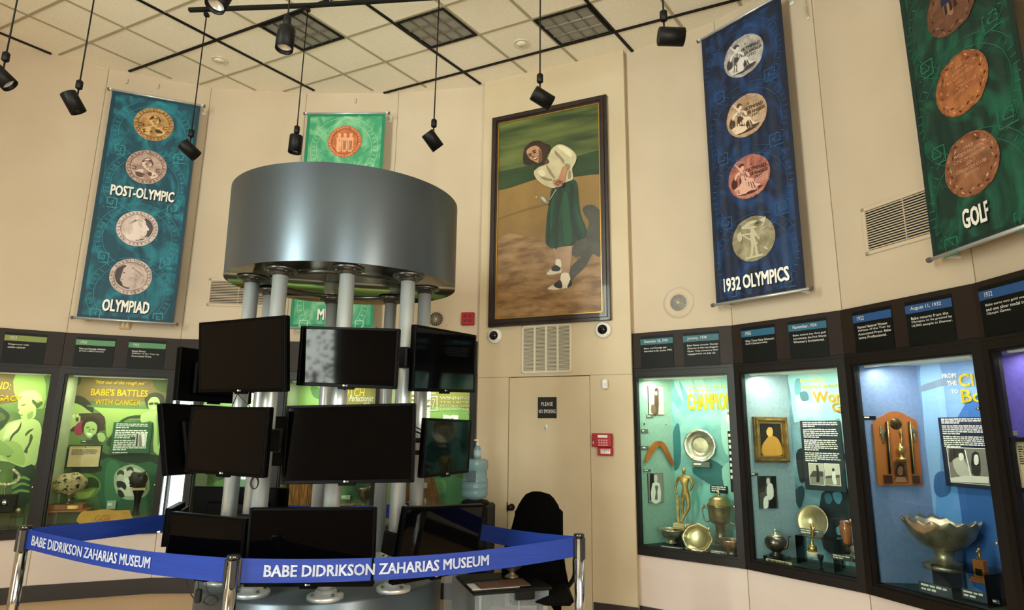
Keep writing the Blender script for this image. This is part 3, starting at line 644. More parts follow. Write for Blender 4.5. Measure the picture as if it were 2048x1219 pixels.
# teapot
t, c, k = vessel('teapot', 'round silver teapot with curved spout', 'teapot', G2, q2, 211, .15, [(34, 1015), (34, 1008), (20, 1000), (24, 992), (44, 978), (54, 955), (52, 935), (40, 922), (36, 918)], M('tarnished silver', '#8C8078', .3, .9, col2='#5C5450', scale=14))
mb = MB(); Z = lambda v: G2.on(*q2(211, v), .15)[1]
mb.lathe([(r*k, Z(v)) for r, v in ((38, 921), (36, 914), (22, 905), (8, 899), (6, 893), (9, 888), (6, 882), (0, 880))], m_silver, (c.x, c.y, 0), 28); mb.build('lid', t, G2)
Q = lambda du, v: (c.x+du*k, c.y, Z(v))
mb = MB(); mb.tube([Q(44, 972), Q(58, 962), Q(64, 940), Q(70, 915), Q(82, 908)], .01, MATS['tarnished silver'], rr=(.014, .006)); mb.build('spout', t, G2)
mb = MB(); mb.tube([Q(-46, 968), Q(-62, 955), Q(-72, 920), Q(-60, 898), Q(-46, 905), Q(-36, 924)], .006, MATS['tarnished silver']); mb.build('handle', t, G2)
mb = MB(); a = Q(-44, 1016); e = Q(50, 1040); mb.box(a[0], e[0], c.y-.08, c.y+.08, e[2], a[2], m_acr); ob = mb.build('acrylic_block', None, G2); setp(ob, 'low clear block under the silver teapot', 'display block')
card(G2, q2, 160, 290, 1040, 1072, 'cream caption card in front of the teapot', d=.04, m=m_cream, lm=M('print ink', '#3A3026', .6))
# gold plate
def stand(fr, q, u0, u1, v0, v1, d0, d1, label):
    um = (u0+u1)/2; x0 = fr.on(*q(u0, v0), d0)[0]; x1 = fr.on(*q(u1, v0), d0)[0]; z1 = fr.on(*q(um, v0), d0)[1]; z0 = max(fr.on(*q(um, v1), d0)[1], ZF)
    z0 = ZF; t = thing('display_stand', label, 'display stand', fr, (x0, d0, z0), 'clear display stands in the showcases'); mb = MB(); mb.box(x0, x1, d0, d1, z1-.004, z1, m_acr); mb.build('top', t, fr)
    for x in (x0, x1-.004): mb = MB(); mb.box(x, x+.004, d0, d1, z0, z1-.004, m_acr); mb.build('side', t, fr)
    return t, (x0+x1)/2, z1
stand(G2, q2, 305, 498, 925, 1095, .13, .3, 'clear stand under the gold plate')
x, z = G2.on(*q2(398, 845), .25); rr = 80*mscale(G2, q2, 398, 845, .25); t = thing('gold_plate', 'round gold plate standing upright on a clear stand', 'plate', G2, (x, .25, z-rr)); T = G2.mat((x, .25, z)) @ Matrix.Rotation(R(80), 4, 'X')
mb = MB(); mb.lathe([(0, 0), (rr*.4, 0), (rr*.42, .004), (rr*.6, .006), (rr*.62, .009), (rr*.9, .014), (rr, .02), (rr*.98, .014), (rr*.6, 0), (0, -.004)], M('pale gold', '#E4D6B0', .36, .75, col2='#C4AC7C', scale=5), n=48, T=T); mb.build('dish', t)
card(G2, q2, 328, 448, 882, 914, 'grey caption plate at the foot of the gold plate', d=.12, rows=2)
t, c, k = vessel('figure_trophy', 'small trophy with a gold winged figure on white base', 'trophy', G2, q2, 396, .09, [(28, 1020), (27, 1000), (26, 996)], M('ivory base', '#DCD6C4', .4), 'base')
mb = MB(); Z = lambda v: G2.on(*q2(396, v), .09)[1]; mb.lathe([(r*k, Z(v)) for r, v in ((22, 996), (22, 968), (12, 962), (5, 950), (8, 944), (4, 935))], m_goldm, (c.x, c.y, 0), 20); mb.build('column', t, G2)
J = dict(hip=(396, 905, 0, .008), chest=(394, 880, 0, .010), head=(394, 862, 0, .007), top=(394, 852, 0, .005), a1=(382, 868, 0, .005), a2=(380, 850, 0, .003), b1=(404, 872, 0, .005), b2=(414, 858, 0, .003), k1=(394, 922, 0, .006), f1=(396, 938, 0, .005))
fig('figure', '', '', G2, q2, .09, J, [('hip', 'chest'), ('chest', 'head'), ('head', 'top'), ('chest', 'a1'), ('a1', 'a2'), ('chest', 'b1'), ('b1', 'b2'), ('hip', 'k1'), ('k1', 'f1')], m_goldm, base=(396, 940), t=t, part='winged_figure')
vessel('small_cup', 'tiny dark goblet on the floor beside the figure trophy', 'goblet', G2, q2, 440, .07, [(13, 1090), (12, 1086), (4, 1078), (5, 1050), (12, 1035), (15, 1014), (12, 1016), (0, 1040)], m_black, n=16)
vessel('brown_vase', 'glossy brown pottery vase beside the teapot plate', 'vase', G2, q2, 571, .17, [(18, 958), (19, 950), (30, 900), (32, 880), (30, 862), (24, 856), (27, 850), (27, 842), (23, 842), (22, 856), (0, 900)], M('brown glaze', '#7A3F1C', .12, col2='#B0682E', scale=10, stretch=(1, 1, .3), coat=1))
stand(G2, q2, 500, 648, 1042, 1140, .05, .17, 'clear stand under the two medallion trophies')
for u, v, s, l, m in ((570, 987, 1, 'dark round medallion trophy on silver foot', m_black), (610, 992, 1.1, 'silver round medallion trophy at the case corner', m_silver)):
    c = wpt(G2, q2, u, 1035, .1); k = mscale(G2, q2, u, v, .1); t = thing('medallion_trophy', l, 'trophy', G2, tuple(c)); mb = MB(); z = G2.on(*q2(u, v), .1)[1]
    mb.lathe([(0, -.004), (22*k, -.004), (24*k, 0), (22*k, .004), (0, .004)], m, n=24, T=G2.mat((c.x, .1, z)) @ Matrix.Rotation(R(90), 4, 'X')); mb.build('medallion', t)
    mb = MB(); mb.lathe([(14*k, c.z), (13*k, c.z+.006), (3*k, c.z+.012), (3*k, z-22*k)], m_silver, (c.x, .1, 0), 16); mb.build('foot', t, G2)
card(G2, q2, 492, 600, 1012, 1040, 'dark caption card leaning on the small clear stand', d=.045, m=M('caption dark', '#3A3530', .5))

# ---- showcase 3 right: wooden plaque, punch bowl
m_navy = M('navy woven panel', '#6E84B0', .8, col2='#667BA6', scale=40, bump=.1)
m_navyB = M('blue sky poster', '#7A9CCC', .7, col2='#3E6AAA', scale=2.4, lo=.3, hi=.7, dist=.8)
c3 = case(G3, 'dark framed showcase with wooden plaque and large silver bowl', m_navy, m_navyB, lc=(1, .93, .80), lp=8); B = c3.back; S = c3.side
pr = MB()
for c, pts in (('#7FA6D8', [(350, 70), (430, 60), (470, 330), (440, 360), (440, 800), (400, 790), (360, 300)]), ('#2C5FA8', [(520, 330), (700, 300), (720, 1100), (540, 1000)]), ('#5B93DA', [(420, 680), (520, 660), (545, 1120), (450, 1100)]), ('#6C7F9C', [(345, 190), (460, 150), (560, 130), (560, 165), (440, 190), (350, 215)]), ('#315C96', [(415, 600), (450, 580), (485, 610), (485, 680), (440, 700), (412, 670)])):
    pprint(pr, B, q3, pts, M('print '+c, c, .7), lyr(pr), 3)
m_wt = M('cream print', '#EFE8CF', .6)
ptext(pr, B, q3, 'FROM', 452, 514, 130, 150, m_wt, -.0095); ptext(pr, B, q3, 'THE', 475, 518, 164, 185, m_wt, -.0095); ptext(pr, B, q3, 'TO', 493, 524, 203, 222, m_wt, -.0095)
ptext(pr, B, q3, 'CINDERS', 528, 860, 122, 182, m_yel, -.00955, bold=.04); ptext(pr, B, q3, 'Boundary', 540, 860, 205, 262, m_yel, -.00955, bold=.04) if False else ptext(pr, B, q3, 'Bo', 540, 640, 203, 262, m_yel, -.00955, bold=.04)
pr.build('poster_print', c3.t, B)
textpanel(B, q3, (450, 690, 331, 655), 'navy text panel with a billiards photograph', M('navy panel', '#141E38', .5), 14,
          [((482, 668, 472, 638), '#77746E', [('#2A2826', [(484, 476), (560, 476), (560, 520), (484, 540)], 0), ('#B9B4AA', [(500, 530), (540, 515), (560, 540), (590, 600), (560, 610), (520, 590)], 2), ('#E2DDD2', [(528, 500), (548, 498), (552, 525), (534, 530)], 2), ('#1E1C1A', [(590, 500), (620, 495), (630, 560), (625, 600), (590, 590)], 2), ('#E6E1D6', [(600, 508), (618, 506), (620, 545), (602, 548)], 2), ('#D8D3C8', [(484, 610), (560, 600), (668, 605), (668, 636), (484, 630)], 0), ('#F4F0E6', [(555, 480), (560, 480), (588, 600), (583, 602)], 0)])], bottom=.55)
card(S, q3, 82, 141, 325, 342, 'black caption strip above the left shoulder of the plaque', m=m_pblk, rows=1)
# wooden plaque
d = -.02; L_ = [(153, 647), (128, 362), (150, 335), (172, 326), (205, 306), (240, 304), (265, 312), (295, 330), (320, 340), (332, 356), (358, 645)]
t = thing('award_plaque', 'arched honey wood plaque with gold trophy figures', 'plaque', S, (S.on(*q3(240, 645))[0], 0, S.on(*q3(240, 645))[1])); mb = MB()
mb.prism(ppts(S, q3, L_, d), -.022, -.001, m_wood); mb.build('board', t, S)
mb = MB(); x, z = S.on(*q3(237, 362), -.03); mb.lathe([(0, .006), (.036, .004), (.042, 0), (.042, -.004)], M('dark medal', '#3A2E20', .3, .8, col2='#6A5530', scale=40), n=32, T=S.mat((x, -.022, z)) @ Matrix.Rotation(R(90), 4, 'X')); mb.build('medallion', t)
for u0, u1 in ((192, 208), (296, 315)):
    for a, nm in ((0, 'column'),):
        mb = MB(); p = wpt(S, q3, u0, 352, -.035); e = wpt(S, q3, u1, 592, -.035); mb.cyl(tuple(p), tuple(e), .009, m_black, 12); mb.cyl((p.x+.004, p.y-.006, p.z), (e.x+.004, e.y-.006, e.z), .0045, m_goldm, 8); mb.build('column', t, S)
for u0, u1, v0, v1 in ((178, 216, 598, 636), (310, 342, 600, 636)):
    mb = MB(); a = P(S, q3, u0, v0, -.03); e = P(S, q3, u1, v1, -.03); mb.box(a[0], e[0], -.045, -.022, e[1], a[1], M('walnut', '#3A2010', .3, coat=.4)); mb.build('column_base', t, S)
mb = MB(); a = P(S, q3, 222, 535, -.024); e = P(S, q3, 294, 635, -.024); mb.rect(a[0], e[0], e[1], a[1], -.0232, M('etched copper', '#7A4A2A', .3, .5))
mb.poly(ppts(S, q3, [(232, 600), (236, 565), (250, 545), (268, 545), (276, 570), (280, 605)], -.024), -.0238, M('print #2A1810', '#2A1810', .5), 3); mb.poly(ppts(S, q3, [(244, 590), (244, 565), (256, 556), (266, 566), (266, 590), (256, 600)], -.024), -.0244, M('print #8A5A3A', '#8A5A3A', .5), 3); mb.poly(ppts(S, q3, [(228, 630), (240, 606), (275, 606), (288, 630)], -.024), -.0240, M('print #9A6A48', '#9A6A48', .5), 0); mb.build('portrait_plate', t, S)
for u, v, w in ((175, 420, .02), (320, 415, .014)):
    J = dict(a=(u-14, v-48, -.02, .005), b=(u-4, v-20, -.022, .010), c=(u, v, -.022, .011), d=(u+4, v+34, -.02, .005), e=(u-16, v-10, -.02, .004), f=(u+12, v-22, -.02, .004))
    fig('f', '', '', S, q3, -.005, J, [('a', 'b'), ('b', 'c'), ('c', 'd'), ('b', 'e'), ('b', 'f')], m_bronze, base=(u, v), t=t, part='winged_ornament')
mb = MB(); c = wpt(S, q3, 262, 525, -.035); k = mscale(S, q3, 262, 500, 0); Z = lambda v: S.on(*q3(262, v), -.035)[1]
mb.lathe([(r*k, Z(v)) for r, v in ((24, 528), (22, 520), (8, 514), (6, 502), (16, 492), (18, 478), (14, 466), (6, 460), (5, 452))], m_goldm, (c.x, c.y, 0), 20); mb.build('trophy_cup', t, S)
J = dict(hip=(262, 432, -.03, .006), chest=(263, 410, -.03, .008), head=(258, 394, -.03, .006), top=(257, 384, -.03, .004), a=(254, 404, -.03, .003), b=(250, 388, -.03, .002), k=(260, 446, -.03, .005), f=(263, 456, -.03, .004))
fig('f', '', '', S, q3, -.005, J, [('hip', 'chest'), ('chest', 'head'), ('head', 'top'), ('chest', 'a'), ('a', 'b'), ('hip', 'k'), ('k', 'f')], m_goldm, base=(262, 450), t=t, part='gold_figure')
# large scalloped bowl
m_punch = M('engraved silver', '#BEB29C', .38, .8, col2='#857B68', scale=9, bump=.15, bscale=60)
wv = lambda a, j: (.035*math.cos(12*a) if 8 <= j <= 11 else 0)
t, c, k = vessel('punch_bowl', 'large engraved silver bowl with a wavy rim', 'bowl', G3, q3, 466, .2, [(90, 1030), (92, 1018), (88, 1008), (60, 1000), (42, 985), (38, 965), (44, 945), (85, 925), (125, 885), (146, 835), (158, 812), (156, 808), (146, 822), (126, 850), (80, 880), (0, 890)], m_punch, n=128)
me = [o for o in COL.objects if o.parent == t][0].data
for i, v in enumerate(me.vertices):
    j = i//128; a = 2*math.pi*(i % 128)/128
    if 9 <= j <= 12: q = (.3, 1, 1, .4)[j-9]; v.co.x *= 1+.028*q*math.cos(16*a); v.co.y *= 1+.028*q*math.cos(16*a); v.co.z += .011*q*math.cos(16*a)
mb = MB(); zt = G3.on(*q3(400, 852), .2)[1]; rb = 135*k
V_, F_, _, _ = glyphs('TEBBIN', .02)
vd = -math.atan2(1, 1)
def curved(txt, a0, a1, z0, z1, r0, r1):
    Vv, Ff, _, _ = glyphs(txt, .01); o = []
    for u, v in Vv:
        a = a0+(a1-a0)*u; r = r0+(r1-r0)*v; o.append((c.x+r*math.cos(a), c.y+r*math.sin(a), z0+(z1-z0)*v))
    mb.add(o, Ff, M('engraving', '#2A241C', .6))
curved('TERRIN', R(-93), R(-64), zt-.004, zt+.018, rb*.985, rb*1.03); curved('Women Golf Tournament', R(-100), R(-52), zt-.026, zt-.010, rb*.93, rb*.965); mb.build('engraved_lettering', t, G3)
J = dict(hip=(617, 965, 0, .006), waist=(619, 955, 0, .005), chest=(618, 942, -.004, .008), head=(608, 934, -.01, .006), a=(612, 945, -.012, .004), h=(604, 954, -.02, .003), sh=(624, 940, 0, .004), k1=(613, 975, 0, .005), f1=(612, 986, 0, .004), k2=(622, 975, 0, .005), f2=(624, 986, 0, .004))
t, c, k = vessel('golfer_trophy', 'small trophy with a golfer bending on a wooden pillar', 'trophy', G3, q3, 634, .16, [(1, 1092), (1, 1091)], m_wood, 'pin')
ob = [o for o in COL.objects if o.parent == t][0]; bpy.data.objects.remove(ob)
mb = MB(); Z = lambda v: G3.on(*q3(634, v), .16)[1]
for w, v0, v1, m in ((42, 1092, 1080, m_wood), (34, 1080, 1070, m_wood)): mb.box(c.x-w*k, c.x+w*k, c.y-w*k*.7, c.y+w*k*.7, Z(v0), Z(v1), m, bev=.002)
mb.build('stepped_base', t, G3); mb = MB(); mb.box(c.x-24*k, c.x+24*k, c.y-16*k, c.y+16*k, Z(1070), Z(990), m_wood, bev=.002); mb.box(c.x-15*k, c.x+15*k, c.y-17*k, c.y-16*k, Z(1062), Z(1030), m_pblk); mb.build('pillar', t, G3)
fig('f', '', '', G3, q3, .16, J, [('hip', 'waist'), ('waist', 'chest'), ('chest', 'head'), ('chest', 'sh'), ('sh', 'a'), ('a', 'h'), ('hip', 'k1'), ('k1', 'f1'), ('hip', 'k2'), ('k2', 'f2')], m_goldm, base=(617, 988), t=t, part='golfer')
stand(G3, q3, 400, 640, 1033, 1140, .06, .36, 'clear stand under the large wavy-rimmed bowl')
stand(G3, q3, 585, 680, 1093, 1180, .1, .24, 'clear stand under the golfer trophy') if False else None
card(G3, q3, 345, 493, 1102, 1150, 'grey caption card in front of the large silver bowl', d=.03, m=M('caption slate', '#3B4250', .5)); card(G3, q3, 543, 655, 1130, 1176, 'grey caption card leaning below the golfer trophy', d=.03, m=M('caption slate', '#3B4250', .5)); card(G3, q3, 683, 715, 1172, 1190, 'tiny caption card in the right corner of the bowl showcase', d=.03, rows=1, m=M('caption slate', '#3B4250', .5))
# ---- showcase 4 right edge
m_purple = M('purple woven panel', '#4B3F94', .8, col2='#433788', scale=40, bump=.1)
c4 = case(G4, 'dark framed showcase with purple lining at the right edge', m_purple, m_purple, lc=(1, .9, .85), lp=8); S = c4.side
card(S, ID, 2002, 2035, 861, 871, 'brown caption strip on the purple panel', m=M('caption brown', '#6A6458', .5), rows=1)
x0 = S.on(2023, 930)[0]; z1 = S.on(2035, 874)[1]; z0 = S.on(2038, 983)[1]; t = thing('framed_document', 'black framed cream document on the purple panel', 'picture', S, (x0, 0, z0)); mb = MB(); x1 = min(x0+.3, S.L-.01)
for a in (0,): mb.box(x0, x0+.025, -.03, 0, z0, z1, m_black); mb.box(x1-.025, x1, -.03, 0, z0, z1, m_black); mb.box(x0, x1, -.03, 0, z0, z0+.025, m_black); mb.box(x0, x1, -.03, 0, z1-.025, z1, m_black)
mb.build('frame', t, S); mb = MB(); mb.rect(x0+.02, x1-.02, z0+.02, z1-.02, -.01, m_cream); mb.words(x0+.04, x1-.04, z1-.05, 8, .008, -.011, M('print ink', '#3A3026', .6)); mb.build('document', t, S)
# ================================================================ left showcases
m_grn = M('green poster', '#6F8A4C', .7, col2='#2A5036', scale=2.2, lo=.35, hi=.7, dist=.8)
m_grnS = M('pale green panel', '#A8B592', .7, col2='#9CAA86', scale=6)
def prn(mb, fr, q, items):
    for n, (c, pts) in enumerate(items): pprint(mb, fr, q, pts, M('print '+c, c, .7), lyr(mb), 3)
cA = case(FA, 'dark framed showcase about battles with cancer', m_grnS, m_grn, wedge=.02, depth=.36, lc=(1, .91, .72), lp=8); B = cA.back
pr = MB()
D_, L_, K_ = '#2E4A30', '#A9C27A', '#8FAE66'
prn(pr, B, qa, [('#6E6038', [(225, 40), (1010, 60), (1000, 215), (820, 250), (400, 250), (225, 130)]), ('#39472C', [(225, 60), (330, 55), (350, 130), (225, 170)]), ('#4A5A34', [(860, 70), (1000, 70), (1000, 190), (880, 170)]), ('#2F3324', [(225, 200), (300, 205), (380, 225), (440, 290), (430, 330), (330, 270), (225, 262)]), ('#9DB766', [(225, 262), (330, 268), (400, 310), (430, 345), (225, 345)]),
                ('#443A2E', [(225, 345), (300, 338), (480, 332), (525, 350), (520, 420), (500, 455), (225, 450)]), ('#9AB862', [(440, 285), (600, 290), (830, 300), (830, 372), (640, 380), (600, 430), (550, 500), (530, 470), (520, 360)]), ('#5F7A44', [(440, 275), (820, 290), (820, 306), (440, 292)]),
                ('#2F4428', [(630, 385), (700, 352), (800, 348), (900, 360), (910, 376), (700, 372), (645, 400)]), (D_, [(540, 520), (590, 470), (620, 440), (620, 560), (540, 560)])])
prn(pr, B, qa, [('#2F3B26', [(800, 225), (840, 196), (880, 190), (925, 205), (940, 250), (930, 300), (905, 310), (900, 260), (850, 250), (825, 300), (806, 270)]), (L_, [(824, 252), (850, 222), (890, 226), (905, 262), (898, 300), (868, 320), (838, 312), (824, 285)]), ('#34452A', [(828, 262), (858, 258), (858, 274), (830, 276)]), ('#34452A', [(868, 258), (897, 262), (895, 276), (868, 272)]), ('#D5E0AE', [(846, 294), (876, 294), (866, 303), (850, 302)]), ('#B2CC84', [(775, 345), (840, 318), (900, 320), (950, 360), (960, 600), (862, 600), (862, 400), (780, 400)]), ('#7E9C58', [(880, 340), (900, 420), (905, 520), (890, 560), (885, 440)])])
prn(pr, B, qa, [('#6E8C50', [(205, 440), (262, 470), (345, 455), (395, 520), (380, 556), (210, 562)]), (D_, [(200, 470), (240, 490), (250, 560), (195, 580)]), (L_, [(225, 470), (262, 410), (290, 372), (300, 345), (318, 336), (330, 352), (350, 350), (352, 372), (345, 410), (300, 430), (262, 470)]), ('#5A4638', [(318, 368), (336, 362), (340, 385), (324, 392)]), ('#D0DE9E', [(296, 352), (306, 336), (312, 352), (306, 372)]), ('#D0DE9E', [(322, 350), (334, 334), (340, 346), (332, 360)])])
prn(pr, B, qa, [('#A03C56', [(318, 420), (345, 395), (372, 385), (382, 430), (360, 480), (330, 488), (308, 460)]), ('#34301F', [(362, 408), (388, 370), (430, 358), (470, 372), (490, 410), (486, 450), (462, 480), (470, 420), (440, 396), (395, 402), (380, 440), (368, 470)]), (L_, [(378, 432), (395, 398), (438, 392), (466, 416), (466, 456), (442, 492), (412, 506), (386, 486), (376, 458)]), ('#4A5A34', [(392, 432), (412, 426), (412, 433), (394, 438)]), ('#4A5A34', [(434, 440), (452, 446), (450, 452), (433, 447)]), ('#7F9C58', [(414, 440), (424, 444), (418, 464), (408, 462)]), ('#F0F4D8', [(396, 468), (432, 478), (422, 490), (402, 484)]), ('#3C4A2C', [(452, 480), (480, 500), (500, 540), (440, 548), (430, 510)]), (L_, [(470, 480), (490, 468), (515, 476), (528, 510), (505, 535), (478, 520)])])
prn(pr, B, qa, [('#22402E', [(180, 565), (262, 560), (262, 705), (190, 740), (150, 730)]), ('#1C3828', [(490, 600), (560, 625), (700, 612), (860, 622), (905, 640), (895, 690), (700, 680), (500, 660)]), ('#2C6242', [(505, 655), (700, 690), (885, 690), (868, 1010), (500, 1010)]), ('#3C7850', [(540, 680), (620, 690), (640, 900), (560, 1000), (520, 900)]),
                ('#6F9440', [(330, 770), (400, 752), (470, 782), (495, 850), (440, 915), (350, 935), (290, 905), (310, 860)]), ('#2E4A26', [(360, 800), (430, 778), (475, 805), (480, 850), (430, 850), (380, 860)]), ('#A6C060', [(320, 880), (400, 880), (455, 860), (420, 912), (350, 926)]), ('#1F3226', [(300, 690), (480, 690), (490, 740), (320, 745)])])
prn(pr, B, qa, [('#A9B89A', [(590, 760), (640, 710), (720, 690), (800, 730), (832, 800), (822, 890), (740, 935), (640, 925), (592, 860)]), ('#D9DDC8', [(612, 770), (680, 715), (760, 725), (810, 790), (800, 870), (720, 910), (640, 890)]), ('#3A4636', [(606, 752), (628, 728), (656, 740), (652, 772), (640, 762), (618, 772)]), ('#C9CEB6', [(614, 765), (640, 758), (654, 775), (644, 806), (620, 802)]), ('#39423A', [(672, 722), (694, 704), (718, 714), (722, 742), (704, 728), (682, 738)]), ('#D8DBC6', [(680, 738), (706, 730), (720, 750), (708, 780), (686, 774)]), ('#1E241E', [(604, 810), (640, 806), (672, 830), (664, 868), (640, 850), (612, 850)]), ('#222A22', [(612, 868), (640, 872), (660, 910), (640, 922), (616, 905)]), ('#F2F0E2', [(660, 790), (700, 786), (708, 820), (690, 850), (668, 830)])])
ptext(pr, B, qa, '"Not out of the rough yet"', 455, 812, 108, 140, m_yel, -.0105, shear=.35)
ptext(pr, B, qa, "BABE'S BATTLES", 427, 822, 168, 214, m_yel, -.0105, bold=.035); ptext(pr, B, qa, 'WITH CANCER', 455, 772, 240, 276, m_yel, -.0105, bold=.02)
pr.build('poster_print', cA.t, B)
textpanel(B, qa, (570, 842, 398, 612), 'green text panel with a small photograph of a couple', M('green panel', '#1F5A34', .5), 15, [((735, 812, 472, 566), '#D8D4C8', [('#3A3A3A', [(735, 474), (755, 474), (750, 564), (735, 564)], 0), ('#8C867C', [(760, 490), (775, 485), (780, 560), (760, 560)], 2), ('#F4F2EC', [(782, 485), (797, 482), (800, 560), (785, 560)], 2)])])
# framed certificate
x0 = B.on(*qa(262, 630), -.015)[0]; x1 = B.on(*qa(492, 630), -.015)[0]; z1 = B.on(*qa(380, 556), -.015)[1]; z0 = B.on(*qa(375, 710), -.015)[1]; t = thing('framed_certificate', 'thin dark framed cream certificate on the green poster', 'certificate', B, (x0, 0, z0)); mb = MB()
for a in ((x0, x0+.006, z0, z1), (x1-.006, x1, z0, z1), (x0, x1, z0, z0+.006), (x0, x1, z1-.006, z1)): mb.box(a[0], a[1], -.018, 0, a[2], a[3], m_blackm)
mb.build('frame', t, B); mb = MB(); mb.rect(x0+.004, x1-.004, z0+.004, z1-.004, -.012, m_cream); mb.words(x0+.03, x1-.03, z1-.045, 6, .006, -.013, M('print ink', '#3A3026', .6)); mb.disc((x0+x1)/2, z1-.02, .007, -.013, M('print ink', '#3A3026', .6)); mb.build('document', t, B)
card(B, qa, 355, 442, 520, 542, 'dark caption strip above the cream certificate', m=M('caption dark', '#3A3530', .5), rows=1)
def rock(name, label, cat, fr, q, box, d, m, m2, n=9, seed=1, t=None, part='stone'):
    u0, u1, v0, v1 = box; um, vm = (u0+u1)/2, (v0+v1)/2; c = wpt(fr, q, um, vm, d); k = mscale(fr, q, um, vm, d); rx, rz = (u1-u0)/2*k, (v1-v0)/2*k
    rn = random.Random(seed); bm = bmesh.new(); bmesh.ops.create_icosphere(bm, subdivisions=4, radius=1)
    S_ = [(unit((rn.gauss(0, 1), rn.gauss(0, 1), rn.gauss(0, 1))), rn.uniform(.2, .42), rn.uniform(-.45, .3)) for _ in range(n*3)]
    for v in bm.verts:
        dd = v.co.normalized(); f = 1
        for s, w, a in S_:
            g = (dd-s).length
            if g < w: f += a*(1-g/w)**.7
        v.co = dd*f
    V_ = [(c.x+v.co.x*rx, c.y+v.co.y*rx*.8, c.z+v.co.z*rz) for v in bm.verts]; F_ = [tuple(x.index for x in f.verts) for f in bm.faces]; bm.free()
    mb = MB(); mb.add(V_, F_, m, True); mb.build(part, t, fr); return c, k
import bmesh
# coral-like stone trophy
t, c, k = vessel('stone_trophy', 'pierced pale stone on a dark stem and stepped wooden base', 'trophy', FA, qa, 270, .17, [(28, 962), (24, 955), (10, 945), (9, 925), (22, 905), (34, 890), (10, 884), (0, 884)], m_bronze, 'stem')
rock('', '', '', FA, qa, (172, 378, 748, 895), .17, M('pierced stone', '#BBA77A', .6, col2='#2A2014', scale=26, lo=.56, hi=.6, bump=.6), None, t=t)
mb = MB(); Z = lambda v: FA.on(*qa(270, v), .17)[1]; mb.box(c.x-100*k, c.x+100*k, .08, .26, Z(1000), Z(962), m_wood, bev=.003); mb.box(c.x-130*k, c.x+130*k, .06, .28, Z(1014), Z(1000), m_wood, bev=.003); mb.build('wooden_base', t, FA)
mb = MB(); mb.box(c.x+10*k, c.x+72*k, .078, .08, Z(993), Z(970), m_goldm); mb.build('name_plate', t, FA, label='small brass name plate')
stand(FA, qa, 130, 395, 1014, 1100, .06, .28, 'clear stand under the pierced stone trophy')
# burnt clubhead trophy
t, c, k = vessel('tee_trophy', 'charred club head on a tall black golf tee', 'trophy', FA, qa, 735, .16, [(26, 1040), (24, 1032), (15, 1020), (17, 960), (24, 910), (32, 886), (36, 878), (36, 868)], m_black, 'tee')
rock('', '', '', FA, qa, (698, 815, 742, 855), .16, M('charred wood', '#15110E', .6, col2='#2E2621', scale=20, bump=.5), None, n=12, seed=4, t=t, part='club_head')
mb = MB(); Z = lambda v: FA.on(*qa(735, v), .16)[1]; mb.box(c.x-45*k, c.x+45*k, .13, .2, Z(872), Z(852), m_cream, bev=.002); mb.build('mount_plate', t, FA)
# yellow signed booklet
mb = MB(); pts = smooth_closed(ppts(FA, qa, [(350, 1105), (358, 1022), (440, 1012), (520, 1002), (600, 1010), (690, 1008), (697, 1022), (690, 1100)], .05), 3); mb.prism(pts, .045, .05, M('yellow booklet', '#E0A63C', .6, col2='#D2952C', scale=8)); t = thing('open_booklet', 'open yellow signed booklet propped at the case front', 'booklet', FA, (pts[0][0], .05, pts[0][1])); mb.build('cover', t, FA)
mb = MB(); a, b_ = P(FA, qa, 450, 1090, .05), P(FA, qa, 570, 1040, .05); mb.text('GGR', a[0], b_[0], a[1], b_[1], .044, M('booklet ink', '#B06A1C', .6)); a, b_ = P(FA, qa, 640, 1035, .05), P(FA, qa, 680, 1022, .05); mb.text('1953', a[0], b_[0], a[1], b_[1], .044, M('booklet ink', '#B06A1C', .6)); mb.build('lettering', t, FA)
card(B, qa, 535, 598, 942, 1002, 'small pale card standing low on the green poster', m=M('pale card', '#A9B79A', .5), rows=1, d=-.03)
